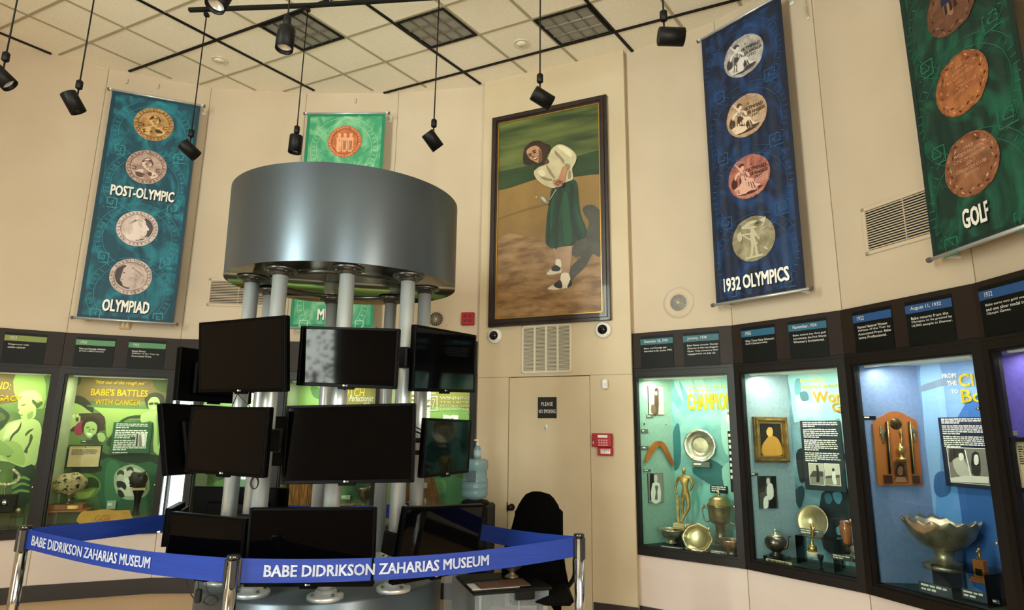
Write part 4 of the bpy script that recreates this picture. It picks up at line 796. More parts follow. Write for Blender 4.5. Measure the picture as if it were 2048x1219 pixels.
# leftmost showcase
cL = case(FV, 'dark framed showcase at the left edge of the room', m_grnS, m_grn, wedge=.02, depth=.36, lc=(1, .93, .72), lp=8); B = cL.back
pr = MB()
prn(pr, B, q0, [('#6E5E3A', [(-300, 40), (130, 50), (130, 250), (-300, 250)]), ('#8FB058', [(110, 60), (300, 60), (300, 300), (120, 240)]), ('#3A4A30', [(-80, 280), (0, 290), (70, 350), (30, 420), (0, 440), (-80, 400)]), ('#566A3E', [(-80, 330), (10, 330), (40, 370), (-20, 390)])])
prn(pr, B, q0, [('#C9DA8C', [(135, 200), (175, 178), (240, 176), (282, 205), (294, 250), (268, 240), (250, 262), (222, 250), (215, 220), (160, 240), (128, 262)]), ('#4C5E34', [(218, 248), (236, 240), (262, 262), (290, 250), (298, 268), (262, 300), (240, 290), (222, 272)]), ('#BCD484', [(130, 256), (160, 236), (212, 222), (226, 262), (250, 290), (248, 350), (225, 372), (180, 382), (150, 370), (140, 340), (128, 330), (136, 310), (126, 300)]),
                ('#5A7040', [(150, 276), (176, 270), (178, 276), (154, 284)]), ('#6A8048', [(138, 344), (158, 344), (156, 350), (140, 350)]), ('#8CA85C', [(190, 340), (230, 320), (226, 360), (196, 376)]), ('#95B266', [(150, 384), (176, 382), (140, 420), (128, 410)]),
                ('#C2D98C', [(20, 440), (60, 400), (130, 378), (160, 372), (180, 384), (230, 372), (276, 400), (290, 470), (280, 580), (240, 700), (150, 706), (60, 672), (-20, 660), (-80, 600), (-40, 500)]), ('#A6C270', [(40, 520), (150, 560), (170, 690), (60, 665), (0, 600)]), ('#DDEBAC', [(60, 420), (120, 395), (140, 420), (60, 500), (20, 510)]),
                ('#46582E', [(150, 392), (146, 430), (128, 462), (96, 490), (72, 528), (66, 520), (86, 478), (120, 446), (138, 415)]), ('#4C5E34', [(176, 480), (196, 455), (228, 440), (232, 446), (204, 470), (180, 494)]), ('#4C5E34', [(212, 480), (230, 500), (208, 560), (196, 580), (190, 612), (168, 604), (176, 580), (200, 540)]), ('#5F7440', [(40, 590), (70, 600), (78, 630), (52, 640), (30, 612)]),
                ('#94B468', [(-60, 500), (20, 530), (90, 590), (92, 616), (40, 630), (-60, 600)]), ('#2A4632', [(100, 712), (150, 716), (244, 700), (230, 930), (100, 960)]), ('#7FA85C', [(90, 800), (160, 770), (206, 790), (206, 802), (150, 790), (94, 826)]), ('#7FA85C', [(86, 840), (150, 815), (204, 830), (204, 842), (150, 832), (90, 862)]), ('#7FA85C', [(84, 885), (140, 862), (200, 872), (200, 886), (140, 880), (86, 910)])])
ptext(pr, B, q0, 'LEGEND:', -170, 78, 112, 165, m_yel, -.0105, shear=.1); ptext(pr, B, q0, 'HER LEGACY', -230, 158, 207, 245, m_yel, -.0105, bold=.03, shear=.15)
pr.build('poster_print', cL.t, B)
x0 = FV.on(*q0(262, 440), .2)[0]; t = thing('mounted_booklet', 'tall cream booklet mounted beside the frame of the leftmost case', 'booklet', FV, (FV.L-.075, .1, 1.42)); mb = MB(); mb.box(FV.L-.085, FV.L-.07, .1, .26, 1.42, 2.0, m_cream, bev=.002); mb.build('pages', t, FV); mb = MB(); mb.box(FV.L-.07, FV.L-.067, .09, .27, 1.41, 2.01, M('blue grey cover', '#6F7F74', .5)); mb.build('cover', t, FV)
# wreath
t = thing('flower_wreath', 'open white wreath on a dark stem in the leftmost case', 'wreath', FV, tuple(wpt(FV, q0, 35, 900, .2))); mb = MB(); rn = random.Random(2); k = mscale(FV, q0, 60, 780, .2)
for i in range(46):
    a = R(-235+i*290/45); u, v = 45+88*math.cos(a), 775-55*math.sin(a); p = wpt(FV, q0, u, v+rn.uniform(-4, 4), .2+rn.uniform(-.012, .012)); mb.lathe([(0, -.014), (.012, -.006), (.013, .005), (0, .014)], m_cream if i % 3 else m_letter, tuple(p), 7)
mb.build('blossoms', t, FV); mb = MB(); mb.tube([tuple(wpt(FV, q0, 45, 835, .2)), tuple(wpt(FV, q0, 30, 870, .2)), tuple(wpt(FV, q0, 35, 905, .2))], .01, m_bronze); mb.build('stem', t, FV)
t = thing('medal_box', 'black box holding a large silver medal', 'box', FV, tuple(wpt(FV, q0, 52, 1020, .16))); mb = MB(); a = P(FV, q0, -60, 905, .16); b_ = P(FV, q0, 104, 1020, .16); mb.box(a[0], b_[0], .16, .24, b_[1], a[1], m_pblk, bev=.004); mb.build('case', t, FV)
mb = MB(); p = wpt(FV, q0, 28, 957, .158); mb.lathe([(0, 0), (.034, .0), (.037, .003), (.036, .006), (0, .008)], m_steel, n=32, T=FV.mat(tuple(p)) @ Matrix.Rotation(R(90), 4, 'X')); mb.build('medal', t)
mb = MB(); a = P(FV, q0, -100, 1022, .15); mb.box(a[0], b_[0]+.01, .12, .26, ZF, b_[1]-.002, m_acr); ob = mb.build('acrylic_block', None, FV); setp(ob, 'clear block under the black medal box', 'display block')
t = thing('coin_stand', 'dark coin upright in a clear holder, leftmost case', 'coin', FV, tuple(wpt(FV, q0, 128, 1060, .1))); mb = MB(); a = P(FV, q0, 90, 975, .1); b_ = P(FV, q0, 168, 1052, .1); mb.box(a[0], b_[0], .1, .106, b_[1], a[1], m_acr); mb.box(a[0]-.01, b_[0]+.01, .07, .16, b_[1]-.006, b_[1], m_acr); mb.box(a[0]-.006, a[0]-.002, .07, .16, ZF, b_[1]-.006, m_acr); mb.box(b_[0]+.002, b_[0]+.006, .07, .16, ZF, b_[1]-.006, m_acr); mb.build('holder', t, FV)
mb = MB(); p = wpt(FV, q0, 128, 1010, .098); mb.lathe([(0, 0), (.022, 0), (.024, .002), (.022, .005), (0, .005)], m_bronze, n=28, T=FV.mat(tuple(p)) @ Matrix.Rotation(R(90), 4, 'X')); mb.build('coin', t)
# showcases behind the tower
cB = case(FB, 'green lit showcase seen between the monitors, left of centre', m_grnS, m_grn, x0=.245, wedge=.02, depth=.34, lc=(1, .95, .85), lp=4.5); B = cB.back
q4 = zm(320, 600, 4.064); pr = MB(); prn(pr, B, q4, [('#B9CF86', [(330, 740), (420, 740), (420, 900), (330, 900)]), ('#8FB870', [(420, 740), (980, 740), (980, 900), (420, 900)]), ('#6F9A5C', [(380, 1500), (900, 1400), (900, 1700), (380, 1700)])])
ptext(pr, B, q4, 'FORGOTTEN PAGES', 330, 860, 785, 822, m_yel, -.0105); pr.build('poster_print', cB.t, B)
cC = case(FC, 'green lit showcase directly behind the tower columns', m_grnS, m_grn, wedge=.02, depth=.34, lc=(1, .95, .85), lp=4.5); B = cC.back
q5 = zm(560, 600, 4.064); q6 = zm(580, 740, 4.353)
pr = MB(); prn(pr, B, q5, [('#9AC06E', [(100, 690), (340, 690), (340, 850), (100, 850)]), ('#5F8A50', [(250, 700), (330, 720), (330, 800), (270, 780)]), ('#8E8540', [(540, 690), (790, 690), (790, 860), (540, 860)])])
ptext(pr, B, q5, 'SCOTCH', 440, 690, 715, 780, m_yel, -.0105, shear=.1); ptext(pr, B, q5, 'Perfectionist', 565, 762, 770, 822, m_wt, -.0105, shear=.35); ptext(pr, B, q5, 'style', 680, 735, 826, 850, m_wt, -.0105, shear=.35); pr.build('poster_print', cC.t, B)
card(B, q6, 445, 525, 1085, 1125, 'pale green caption between the columns', m=M('pale card', '#A9B79A', .5), rows=1, d=-.03)
t, c, k = vessel('loving_cup', 'dark loving cup seen between columns behind the tower', 'trophy cup', FC, q6, 640, .2, [(34, 1208), (30, 1195), (12, 1180), (12, 1150), (30, 1130), (52, 1090), (56, 1040), (58, 1020), (52, 1024), (0, 1060)], m_bronze)
mb = MB(); a = P(FC, q6, 440, 1165, .16); b_ = P(FC, q6, 555, 1180, .16); mb.box(a[0], b_[0], .12, .26, b_[1], a[1], m_wood, bev=.004); mb.box(a[0]+.02, b_[0]-.02, .14, .24, ZF, b_[1], m_acr); ob = mb.build('wooden_tray', None, FC); setp(ob, 'flat wooden tray seen between two columns', 'tray')
# golden brown draped garment
def drape(name, label, fr, q, box, d, m, folds=7, amp=.02, flare=1., cat='garment'):
    u0, u1, v0, v1 = box; x0 = fr.on(*q(u0, v1), d)[0]; x1 = fr.on(*q(u1, v1), d)[0]; z1 = fr.on(*q((u0+u1)/2, v0), d)[1]; z0 = max(ZF, fr.on(*q((u0+u1)/2, v1), d)[1]); n, mrow = 60, 14; V_, F_ = [], []
    for j in range(mrow+1):
        s = j/mrow; w = flare+(1-flare)*s
        for i in range(n+1):
            a = i/n; x = (x0+x1)/2+(a-.5)*(x1-x0)*(1-(1-flare)*(1-s)*0-(flare*(1-s) if 0 else 0))*(.45+.55*s if flare < 1 else 1); V_.append((x, d-.08*math.sin(math.pi*a)+amp*math.sin(a*folds*2*math.pi+s*1.5), z1+(z0-z1)*s))
    for j in range(mrow):
        for i in range(n): F_.append((j*(n+1)+i, j*(n+1)+i+1, (j+1)*(n+1)+i+1, (j+1)*(n+1)+i))
    mb = MB(); mb.add(V_, F_, m, True); ob = mb.build(name, None, fr); return setp(ob, label, cat)
drape('brown_coat', 'golden brown folded coat behind the front left columns', FC, zm(0, 0, 1), (566, 640, 850, 1045), .22, M('golden fur', '#B5762E', .6, col2='#6A3C14', scale=16, stretch=(6, 6, .6), lo=.4, hi=.6), folds=4)
m_plaid = M('brown plaid wool', '#8A5A34', .8, col2='#6E4426', scale=12)
cD = case(FD, 'green lit showcase headed winning the championship, behind the right monitors', m_grnS, m_grn, wedge=.02, depth=.34, lc=(1, .95, .85), lp=4.5); B = cD.back
pr = MB(); prn(pr, B, q5, [('#8C8A3C', [(1050, 660), (1630, 660), (1630, 900), (1050, 900)]), ('#B9C860', [(1180, 895), (1500, 895), (1500, 960), (1180, 960)]), ('#8FB860', [(1100, 900), (1600, 900), (1600, 1200), (1100, 1200)])]); prn(pr, B, q6, [('#5E8E60', [(1180, 940), (1500, 940), (1500, 1200), (1180, 1200)]), ('#79A86E', [(1190, 960), (1340, 950), (1350, 1060), (1220, 1080)])])
for a in ((1190, 1280, 780, 786), (1190, 1280, 892, 898), (1186, 1192, 780, 898), (1276, 1282, 780, 898)): pprint(pr, B, q5, [(a[0], a[2]), (a[1], a[2]), (a[1], a[3]), (a[0], a[3])], m_wt, -.0105)
ptext(pr, B, q5, '47', 1200, 1266, 800, 880, m_wt, -.0110, bold=.02); ptext(pr, B, q5, 'THEN', 1195, 1265, 748, 764, m_wt, -.0110)
for i, (s, a, b_) in enumerate((('WINNING', 1302, 1560), ('THE LADIES', 1302, 1560), ('BRITISH AMATEUR', 1302, 1660), ('CHAMPIONSHIP', 1302, 1600))): ptext(pr, B, q5, s, a, b_, (782, 820, 850, 878)[i], (808, 838, 868, 898)[i], m_wt, -.0110, bold=.03)
pr.build('poster_print', cD.t, B)
drape('plaid_skirt', 'brown plaid skirt seen beside the right hand column', FD, zm(0, 0, 1), (800, 882, 930, 1010), .2, m_plaid, folds=6, amp=.012, flare=.5, cat='skirt')

# ================================================================ banners
def meander(mb, x, z, s, y, m, flip=1):
    w = s*.07
    for a, b in (((0, 0), (1, 0)), ((1, 0), (1, .9)), ((1, .9), (.25, .9)), ((.25, .9), (.25, .35)), ((.25, .35), (.7, .35)), ((.7, .35), (.7, .6))):
        mb.line((x+flip*a[0]*s, z+a[1]*s), (x+flip*b[0]*s, z+b[1]*s), w, y, m)
def banner(fr, x0, x1, z0, z1, label, cols, medals, words, extra=None):
    t = thing('hanging_banner', label, 'banner', fr, (x0, 0, z0), 'medal banners hung high on the wall')
    y0 = -.16; base, lite, dark, edge = cols; w = x1-x0
    fold = lambda x, z: y0+.0035*math.sin((x-x0)*38+math.sin(z*2))+.0022*math.sin((x-x0)*71+1+z*.7)
    m = M('cloth '+base, base, .62, col2=lite, scale=2.2, detail=6, lo=.44, hi=.72, dist=2.2, stretch=(1.6, 1.6, 1.1))
    n, k = 70, 12; V_, F_ = [], []
    for j in range(k+1):
        z = z0+(z1-z0)*j/k
        for i in range(n+1): x = x0+w*i/n; V_.append((x, fold(x, z), z))
    for j in range(k):
        for i in range(n): F_.append((j*(n+1)+i, j*(n+1)+i+1, (j+1)*(n+1)+i+1, (j+1)*(n+1)+i))
    mb = MB(); mb.add(V_, F_, m, True); cl = mb.build('cloth', t, fr)
    mb = MB(); ml = M('print '+lite+dark, dark, .65); Y = lambda x, z: fold(x, z)-.0025; ye = M('edge '+edge, edge, .65)
    for a, b in ((x0, x0+.035), (x1-.035, x1)):
        for j in range(12): mb.rect(a, b, z0+(z1-z0)*j/12, z0+(z1-z0)*(j+1)/12, Y, ye)
    for j in range(20):
        for a, b in ((z1-.035, z1), (z0, z0+.035)): mb.rect(x0+w*j/20, x0+w*(j+1)/20, a, b, Y, ye)
    zz = z1-.45
    while zz > z0+.2:
        cx = x0+w/2
        for rr_ in (.40, .33):
            for i in range(36):
                a0, a1 = 2*math.pi*i/36, 2*math.pi*(i+1)/36
                p, q_ = (cx+rr_*math.cos(a0), zz+rr_*math.sin(a0)), (cx+rr_*math.cos(a1), zz+rr_*math.sin(a1))
                if abs(p[0]-cx) < w/2-.05 and abs(q_[0]-cx) < w/2-.05 and z0+.05 < p[1] < z1-.05: mb.line(p, q_, .004, Y, ml)
        for i in range(10):
            a = R(-38+i*8.5)
            for s in (-1, 1): mb.line((cx+s*.345*math.cos(a), zz+.345*math.sin(a)), (cx+s*.385*math.cos(a), zz+.385*math.sin(a)), .006, Y, ml)
        meander(mb, x0+.08, zz-.30, .12, Y, ml, 1); meander(mb, x1-.08, zz-.30, .12, Y, ml, -1); zz -= .62
    mb.build('border_print', cl, fr)
    for i, md in enumerate(medals):
        mb = MB(); u, v, ru, rv, c1_, c2_, kind = md; cx, cz = fr.on(u, v, y0); r = abs(fr.on(u+ru, v, y0)[0]-fr.on(u-ru, v, y0)[0])/2; r = .205 if r is None else .2
        face = M('medal '+c1_, c1_, .5, .15, col2=c2_, scale=9, detail=5, lo=.35, hi=.62, dist=.6); rim = M('medal rim '+c2_, c2_, .5, .2, col2=c1_, scale=30, lo=.4, hi=.6); hi_ = M('medal light '+c1_, kind[1], .5); dk = M('medal dark '+c2_, kind[2], .55); Y1 = lambda x, z: fold(x, z)-.004; Y2 = lambda x, z: fold(x, z)-.0055; Y3 = lambda x, z: fold(x, z)-.007
        mb.disc(cx, cz, r, Y1, face, k=4); rr_ = r
        def S(pts, mm, Yx=Y2, sm=3): mb.poly([(cx+a*r, cz+b*r) for a, b in pts], Yx, mm, sm)
        kk = kind[0]
        if kk in ('bust', 'profileR', 'profileL', 'trio'):
            mb.disc(cx, cz, r, Y2, rim, r0=r*.8, k=1, n=48); mb.disc(cx, cz, r*.8, Y3, dk, r0=r*.775, k=1, n=40)
            N = 30
            for j in range(N):
                a = 2*math.pi*j/N
                if j % 7 == 6: continue
                p = (cx+.84*r*math.cos(a), cz+.84*r*math.sin(a)); q_ = (cx+.94*r*math.cos(a+.05), cz+.94*r*math.sin(a+.05)); mb.line(p, q_, .008, Y3, dk if kk != 'trio' else hi_)
        if kk == 'bust':
            for j in range(22):
                a = math.pi*j/21; mb.line((cx+.3*r*math.cos(a), cz+r*(.1+.3*math.sin(a))), (cx+.72*r*math.cos(a), cz+r*(.1+.62*math.sin(a))), .004, Y2, hi_)
            S([(-.6, -.45), (-.35, -.2), (-.12, -.12), (-.1, .02), (.15, .0), (.14, -.15), (.4, -.22), (.62, -.45), (.3, -.66), (-.3, -.66)], hi_); S([(-.22, .1), (-.2, .35), (-.02, .5), (.18, .42), (.24, .2), (.12, -.02), (-.1, -.02)], hi_, Y3); S([(-.26, .3), (-.1, .52), (.12, .52), (.3, .34), (.3, .12), (.2, .28), (0, .38), (-.18, .26)], dk, Y3)
            S([(-.5, -.5), (-.2, -.42), (-.1, -.6), (-.3, -.64)], dk, Y3); S([(-.02, .1), (.1, .16), (.12, .0), (.04, -.06)], face, lambda x, z: fold(x, z)-.0085); S([(-.1, .16), (.02, .2), (-.02, .12)], dk, lambda x, z: fold(x, z)-.0085); S([(-.55, -.4), (-.3, -.34), (0, -.48), (-.3, -.52)], dk, Y3); S([(.1, -.3), (.3, -.28), (.5, -.44), (.2, -.5)], dk, Y3)
            for s in (-1, 1): mb.line((cx+s*.72*r, cz-.05*r), (cx+s*.5*r, cz-.05*r), .008, Y3, dk); mb.line((cx+s*.5*r, cz-.05*r), (cx+s*.5*r, cz-.2*r), .008, Y3, dk); mb.line((cx+s*.7*r, cz-.2*r), (cx+s*.5*r, cz-.2*r), .008, Y3, dk)
        if kk in ('profileR', 'profileL'):
            s = 1 if kk == 'profileR' else -1; f = lambda L: [(s*a, b) for a, b in L]
            S(f([(.28, .6), (.6, .45), (.74, .1), (.66, -.3), (.42, -.55), (.05, -.7), (.0, -.6), (.3, -.55), (.36, -.3), (.45, -.2)]), M('medal black '+c1_, '#3A2C30', .4), Y2)
            S(f([(-.55, .1), (-.45, .45), (-.1, .62), (.2, .58), (.38, .42), (.44, .22), (.58, -.0), (.46, -.08), (.48, -.2), (.4, -.38), (.2, -.42), (.14, -.62), (-.4, -.66), (-.52, -.3)]), hi_, Y3)
            S(f([(-.6, .0), (-.5, .4), (-.2, .6), (-.1, .4), (-.25, .2), (-.2, -.1), (-.35, -.35), (-.56, -.3)]), face, lambda x, z: fold(x, z)-.0085); S(f([(.28, .2), (.4, .22), (.34, .14)]), dk, lambda x, z: fold(x, z)-.009); mb.line((cx+s*.34*r, cz-.2*r), (cx+s*.46*r, cz-.2*r), .004, lambda x, z: fold(x, z)-.009, dk)
            for j in range(5): mb.line((cx-s*(.55-.08*j)*r, cz+(.1+.08*j)*r), (cx-s*(.3-.08*j)*r, cz+(.3+.05*j)*r), .006, lambda x, z: fold(x, z)-.009, dk)
        if kk == 'trio':
            for j in range(3):
                o = (-.34, 0, .34)[j]; S([(o-.13, -.6), (o-.15, 0), (o-.16, .22), (o, .34), (o+.16, .22), (o+.15, 0), (o+.13, -.6)], hi_); S([(o-.08, .34), (o-.08, .5), (o+.08, .5), (o+.08, .34)], hi_, Y3)
                for q_ in (-.07, 0, .07): mb.line((cx+(o+q_)*r, cz-.55*r), (cx+(o+q_)*r, cz+.05*r), .006, Y3, dk)
        if kk == 'seated':
            mb.disc(cx, cz, r, Y2, rim, r0=r*.95, k=1, n=48)
            S([(-.75, -.45), (-.5, -.3), (-.42, .0), (-.45, .3), (-.3, .38), (-.15, .1), (.0, -.05), (.2, -.15), (.3, -.4), (.5, -.5), (.2, -.68), (-.2, -.78), (-.55, -.72)], hi_); S([(-.42, .38), (-.44, .58), (-.3, .66), (-.18, .55), (-.22, .38)], hi_, Y3)
            S([(-.4, .1), (-.2, .0), (-.05, -.3), (-.2, -.5), (-.45, -.2)], dk, Y3); S([(.0, -.2), (.14, -.4), (.0, -.66), (-.08, -.4)], dk, Y3); mb.line((cx-.25*r, cz+.2*r), (cx-.6*r, cz+.75*r), .01, Y3, hi_)
            S([(-.85, -.1), (-.7, .1), (-.55, -.1), (-.6, -.35), (-.8, -.35)], dk, Y3)
            for j in range(4): mb.line((cx+.3*r, cz-(.25+.05*j)*r), (cx+.9*r, cz-(.02+.1*j)*r), .006, Y2, hi_)
            S([(-.6, -.75), (.2, -.8), (.6, -.6), (.3, -.56), (-.1, -.7)], dk, Y3)
            Y4 = lambda x, z: fold(x, z)-.0085
            S([(-.36, .5), (-.44, .62), (-.34, .72), (-.2, .66), (-.18, .54), (-.26, .6)], dk, Y4); S([(-.2, .32), (-.02, .22), (.08, .02), (.0, .0), (-.1, .14), (-.24, .22)], hi_, Y4); S([(-.46, .34), (-.62, .2), (-.66, .0), (-.58, .02), (-.5, .18), (-.4, .24)], hi_, Y4)
            for j in range(7): mb.line((cx+(-.42+.1*j)*r, cz+(-.12-.03*j)*r), (cx+(-.5+.13*j)*r, cz+(-.66+.01*j)*r), .007, Y4, dk)
            for j in range(5): mb.line((cx+(-.38+.06*j)*r, cz+.28*r), (cx+(-.42+.08*j)*r, cz-.02*r), .005, Y4, dk)
            for j in range(7): mb.line((cx+(-.8+.07*j)*r, cz+(-.5+.03*(j % 2))*r), (cx+(-.74+.09*j)*r, cz-.66*r), .006, Y4, face)
            mb.text('OLYMPIAD', cx-.1*r, cx+.82*r, cz+.22*r, cz+.38*r, Y3, dk, .08); mb.text('LOS ANGELES', cx-.0*r, cx+.9*r, cz+.0*r, cz+.14*r, Y3, dk, .08); mb.text('1932', cx+.3*r, cx+.62*r, cz-.18*r, cz-.06*r, Y3, dk, .08); mb.text('X', cx+.1*r, cx+.2*r, cz+.46*r, cz+.58*r, Y3, dk)
        if kk == 'flag':
            mb.disc(cx, cz, r, Y2, rim, r0=r*.95, k=1, n=48)
            S([(-.12, -.05), (-.14, .3), (0, .36), (.14, .3), (.12, -.05), (.16, -.5), (.2, -.8), (.08, -.8), (.02, -.3), (-.1, -.8), (-.22, -.8), (-.12, -.4)], hi_); S([(-.07, .36), (-.07, .52), (.06, .52), (.07, .36)], hi_, Y3); mb.line((cx-.6*r, cz+.36*r), (cx+.6*r, cz-.6*r), .014, Y3, hi_); mb.line((cx-.12*r, cz+.24*r), (cx-.6*r, cz+.3*r), .014, Y3, hi_); mb.line((cx+.12*r, cz+.24*r), (cx+.3*r, cz-.1*r), .014, Y3, hi_)
            S([(-.5, .62), (-.1, .82), (.35, .75), (.62, .85), (.5, .5), (.2, .45), (-.3, .5)], hi_); S([(-.75, .3), (-.55, .42), (-.5, .1), (-.65, -.0)], hi_, Y3); mb.text('OLYMPIAD', cx-.3*r, cx+.4*r, cz+.58*r, cz+.7*r, Y3, dk); mb.line((cx-.4*r, cz-.82*r), (cx+.4*r, cz-.8*r), .02, Y3, hi_)
        if kk == 'wreathtext' or kk == 'shield':
            mb.disc(cx, cz, r, Y2, rim, r0=r*.95, k=1, n=48)
            for j in range(44):
                a = R(104+j*332/43); rm = (.76 if j % 2 else .87)*r; px_, pz_ = cx+rm*math.cos(a), cz+rm*math.sin(a); ta = a+math.pi/2+(.5 if j % 2 else -.5); L1, W1 = .085*r, .03*r
                mb.poly([(px_+L1*math.cos(ta), pz_+L1*math.sin(ta)), (px_+W1*math.cos(ta+1.57), pz_+W1*math.sin(ta+1.57)), (px_-L1*math.cos(ta), pz_-L1*math.sin(ta)), (px_-W1*math.cos(ta+1.57), pz_-W1*math.sin(ta+1.57))], Y2, (hi_, rim, dk)[j % 3])
            if kk == 'wreathtext':
                for j, s in enumerate(kind[3]):
                    hw = min(.056*len(s)*.62, .6)*r/1.0*1.0; hw = min(len(s)*.045, .6)*r; zc = cz+(.55-.17*j)*r; mb.text(s, cx-hw, cx+hw, zc, zc+.1*r, Y2, hi_, .05)
            else:
                S([(-.35, .4), (-.35, -.1), (0, -.4), (.35, -.1), (.35, .4)], hi_, Y2, 0); S([(-.35, .4), (-.35, .12), (.35, .12), (.35, .4)], M('print navy', '#1C2450', .6), Y3, 0)
                for j in range(3): mb.line((cx+(-.2+.2*j)*r, cz+.1*r), (cx+(-.2+.2*j)*r, cz-.22*r), .02, Y3, dk)
        mb.build('medal_print', cl, fr)
    mb = MB()
    for s, u0, u1, vt, vb in words:
        um = (u0+u1)/2; vm = (vt+vb)/2; a = fr.on(u0, vm, y0)[0]; b = fr.on(u1, vm, y0)[0]; zt, zb = fr.on(um, vt, y0)[1], fr.on(um, vb, y0)[1]
        mb.text(s, a+.008, b+.008, zb-.008, zt-.008, lambda x, z: fold(x, z)-.004, m_blackm, .05); mb.text(s, a, b, zb, zt, lambda x, z: fold(x, z)-.0065, m_letter, .05)
    mb.build('lettering', cl, fr, label='white capital lettering')
    for z, nm in ((z1+.005, 'top_rod'), (z0-.005, 'bottom_rod')):
        mb = MB(); mb.cyl((x0-.045, y0, z), (x1+.045, y0, z), .013, m_brush, 12)
        for x in (x0-.05, x1+.03): mb.cyl((x, y0, z), (x+.02, y0, z), .018, M('rod cap', '#5A5A58', .4), 12)
        rod = mb.build(nm, t, fr)
    for x in (x0-.02, x1+.02):
        for z in (z1+.005,):
            mb = MB(); mb.box(x-.01, x+.01, y0-.02, -.001, z-.012, z+.012, m_white, bev=.003); mb.box(x-.02, x+.02, -.012, -.0005, z-.04, z+.04, m_white, bev=.003); mb.build('wall_bracket', t, fr)
    for x in (x0+.05, x1-.05):
        mb = MB(); mb.box(x-.01, x+.01, y0, -.001, z0-.015, z0+.005, m_white, bev=.003); mb.build('wall_bracket', t, fr)
BR, SV, GD, CU = ('#9C7A6A', '#D8C0B4'), ('#A89A98', '#E0D4D2'), ('#8E6A3C', '#D2A868'), ('#A85A38', '#D89468')
banner(FA, .11, 1.0, 2.785, 5.385, 'teal banner with four medals reading POST-OLYMPIC and OLYMPIAD', ('#084458', '#1F8498', '#3592A4', '#083A4C'),
       [(308, 249, 44, 37, '#9A7444', '#C89A62', ('bust', '#D8B070', '#3E2A14')), (293, 334, 45, 38, '#9C7E74', '#C2A498', ('bust', '#DCC4B8', '#5A4038')), (275, 457, 46, 40, '#B8A09A', '#D6C2BC', ('profileR', '#E4D2CC', '#6A5450')), (262, 553, 47, 41, '#A89088', '#CBB4AC', ('profileL', '#C8B2AA', '#5A4440'))],
       [('POST-OLYMPIC', 221, 349, 377, 397), ('OLYMPIAD', 205, 299, 601, 624)])
banner(FC, .10, 1.035, 2.775, 5.355, 'light green banner half hidden behind the silver drum', ('#3E9A70', '#8FCFA0', '#A9DDB4', '#17805A'), [(690, 283, 37, 35, '#B8643C', '#D07C50', ('trio', '#E8A880', '#6A2C14'))], [('MEDALS', 636, 703, 618, 639)])
banner(G2, -.045, .765, 2.82, 5.47, 'dark blue banner with four medals reading 1932 OLYMPICS', ('#061634', '#124078', '#1C5088', '#051530'),
       [(1487, 112, 40, 52, '#8C8684', '#C4BEBA', ('seated', '#DAD4D0', '#3E3A3A')), (1493, 231, 41, 54, '#A48468', '#C8A88C', ('seated', '#E4CCB4', '#4A3424')), (1498, 353, 42, 54, '#8E4A3C', '#C08070', ('seated', '#DCA898', '#4A1C14')), (1507, 477, 42, 54, '#7A7258', '#A49A7C', ('flag', '#C2BA9E', '#2E2A1C'))],
       [('1932 OLYMPICS', 1448, 1579, 545, 572)])
banner(G4, -.12, .68, 2.835, 5.42, 'dark green banner reading GOLF at the right edge', ('#052E26', '#12684F', '#1E7058', '#042A22'),
       [(1902, 8, 40, 62, '#5E3A2A', '#7E5440', ('shield', '#9A7460', '#2A140C')), (1923, 167, 46, 72, '#8A4A2C', '#B87448', ('wreathtext', '#D89468', '#4A2010', ['1940', "WOMEN'S", 'TRANSMISSISSIPPI', 'GOLF', 'COUNTRY CLUB', 'DENVER'])), (1943, 328, 48, 70, '#7E4A32', '#A87050', ('wreathtext', '#CFA080', '#4A2414', ['1943', 'WESTERN OPEN', 'CHAMPIONSHIP', 'GOLF', 'COUNTRY CLUB', 'DENVER']))],
       [('GOLF', 1927, 1981, 410, 449)])
# ================================================================ framed painting of a golfer
Pf = PIL; x0, x1, z0, z1 = .128, 1.472, 2.77, 5.215
t = thing('framed_painting', 'tall dark framed painting of a golfer in a green skirt', 'painting', Pf, (x0, 0, z0))
m_wal = M('dark walnut frame', '#2A1712', .4, col2='#1E100C', scale=9, coat=.2); mb = MB()
for w, y, th in ((0, -.05, .035), (.03, -.065, .03), (.055, -.05, .025)):
    X0, X1, Z0, Z1 = x0+w, x1-w, z0+w, z1-w; mb.box(X0, X0+th, y, -.002, Z0, Z1, m_wal, bev=.003); mb.box(X1-th, X1, y, -.002, Z0, Z1, m_wal, bev=.003); mb.box(X0, X1, y+.0005, -.002, Z0, Z0+th, m_wal, bev=.003); mb.box(X0, X1, y+.0005, -.002, Z1-th, Z1, m_wal, bev=.003)
mb.build('frame', t, Pf); mb = MB(); w = .078; X0, X1, Z0, Z1 = x0+w, x1-w, z0+w, z1-w
for a in ((X0, X0+.012, Z0, Z1), (X1-.012, X1, Z0, Z1), (X0, X1, Z0, Z0+.012), (X0, X1, Z1-.012, Z1)): mb.box(a[0], a[1], -.045, -.004, a[2], a[3], m_gold)
mb.build('gilt_slip', t, Pf); YC = -.03; X0 += .01; X1 -= .01; Z0 += .01; Z1 -= .01
mg = M('painted green', '#283A1C', .42, col2='#68733A', scale=1.6, stretch=(.5, 1, 3.2), lo=.38, hi=.62, bump=.1, bscale=30)
md = M('painted dark green', '#1A2E18', .42, col2='#2C4722', scale=2, stretch=(.5, 1, 3)); ms = M('painted sand', '#7C6030', .42, col2='#94743E', scale=1.6, bump=.12, bscale=40); ms2 = M('painted rough sand', '#725330', .42, col2='#A27F58', scale=9, stretch=(.6, 1, 1.8), bump=.15, bscale=40)
mb = MB(); mb.rect(X0, X1, Z0, Z1, YC, ms)
qp = zm(1020, 250, 3.295); qP = zm(940, 150, 2.3)
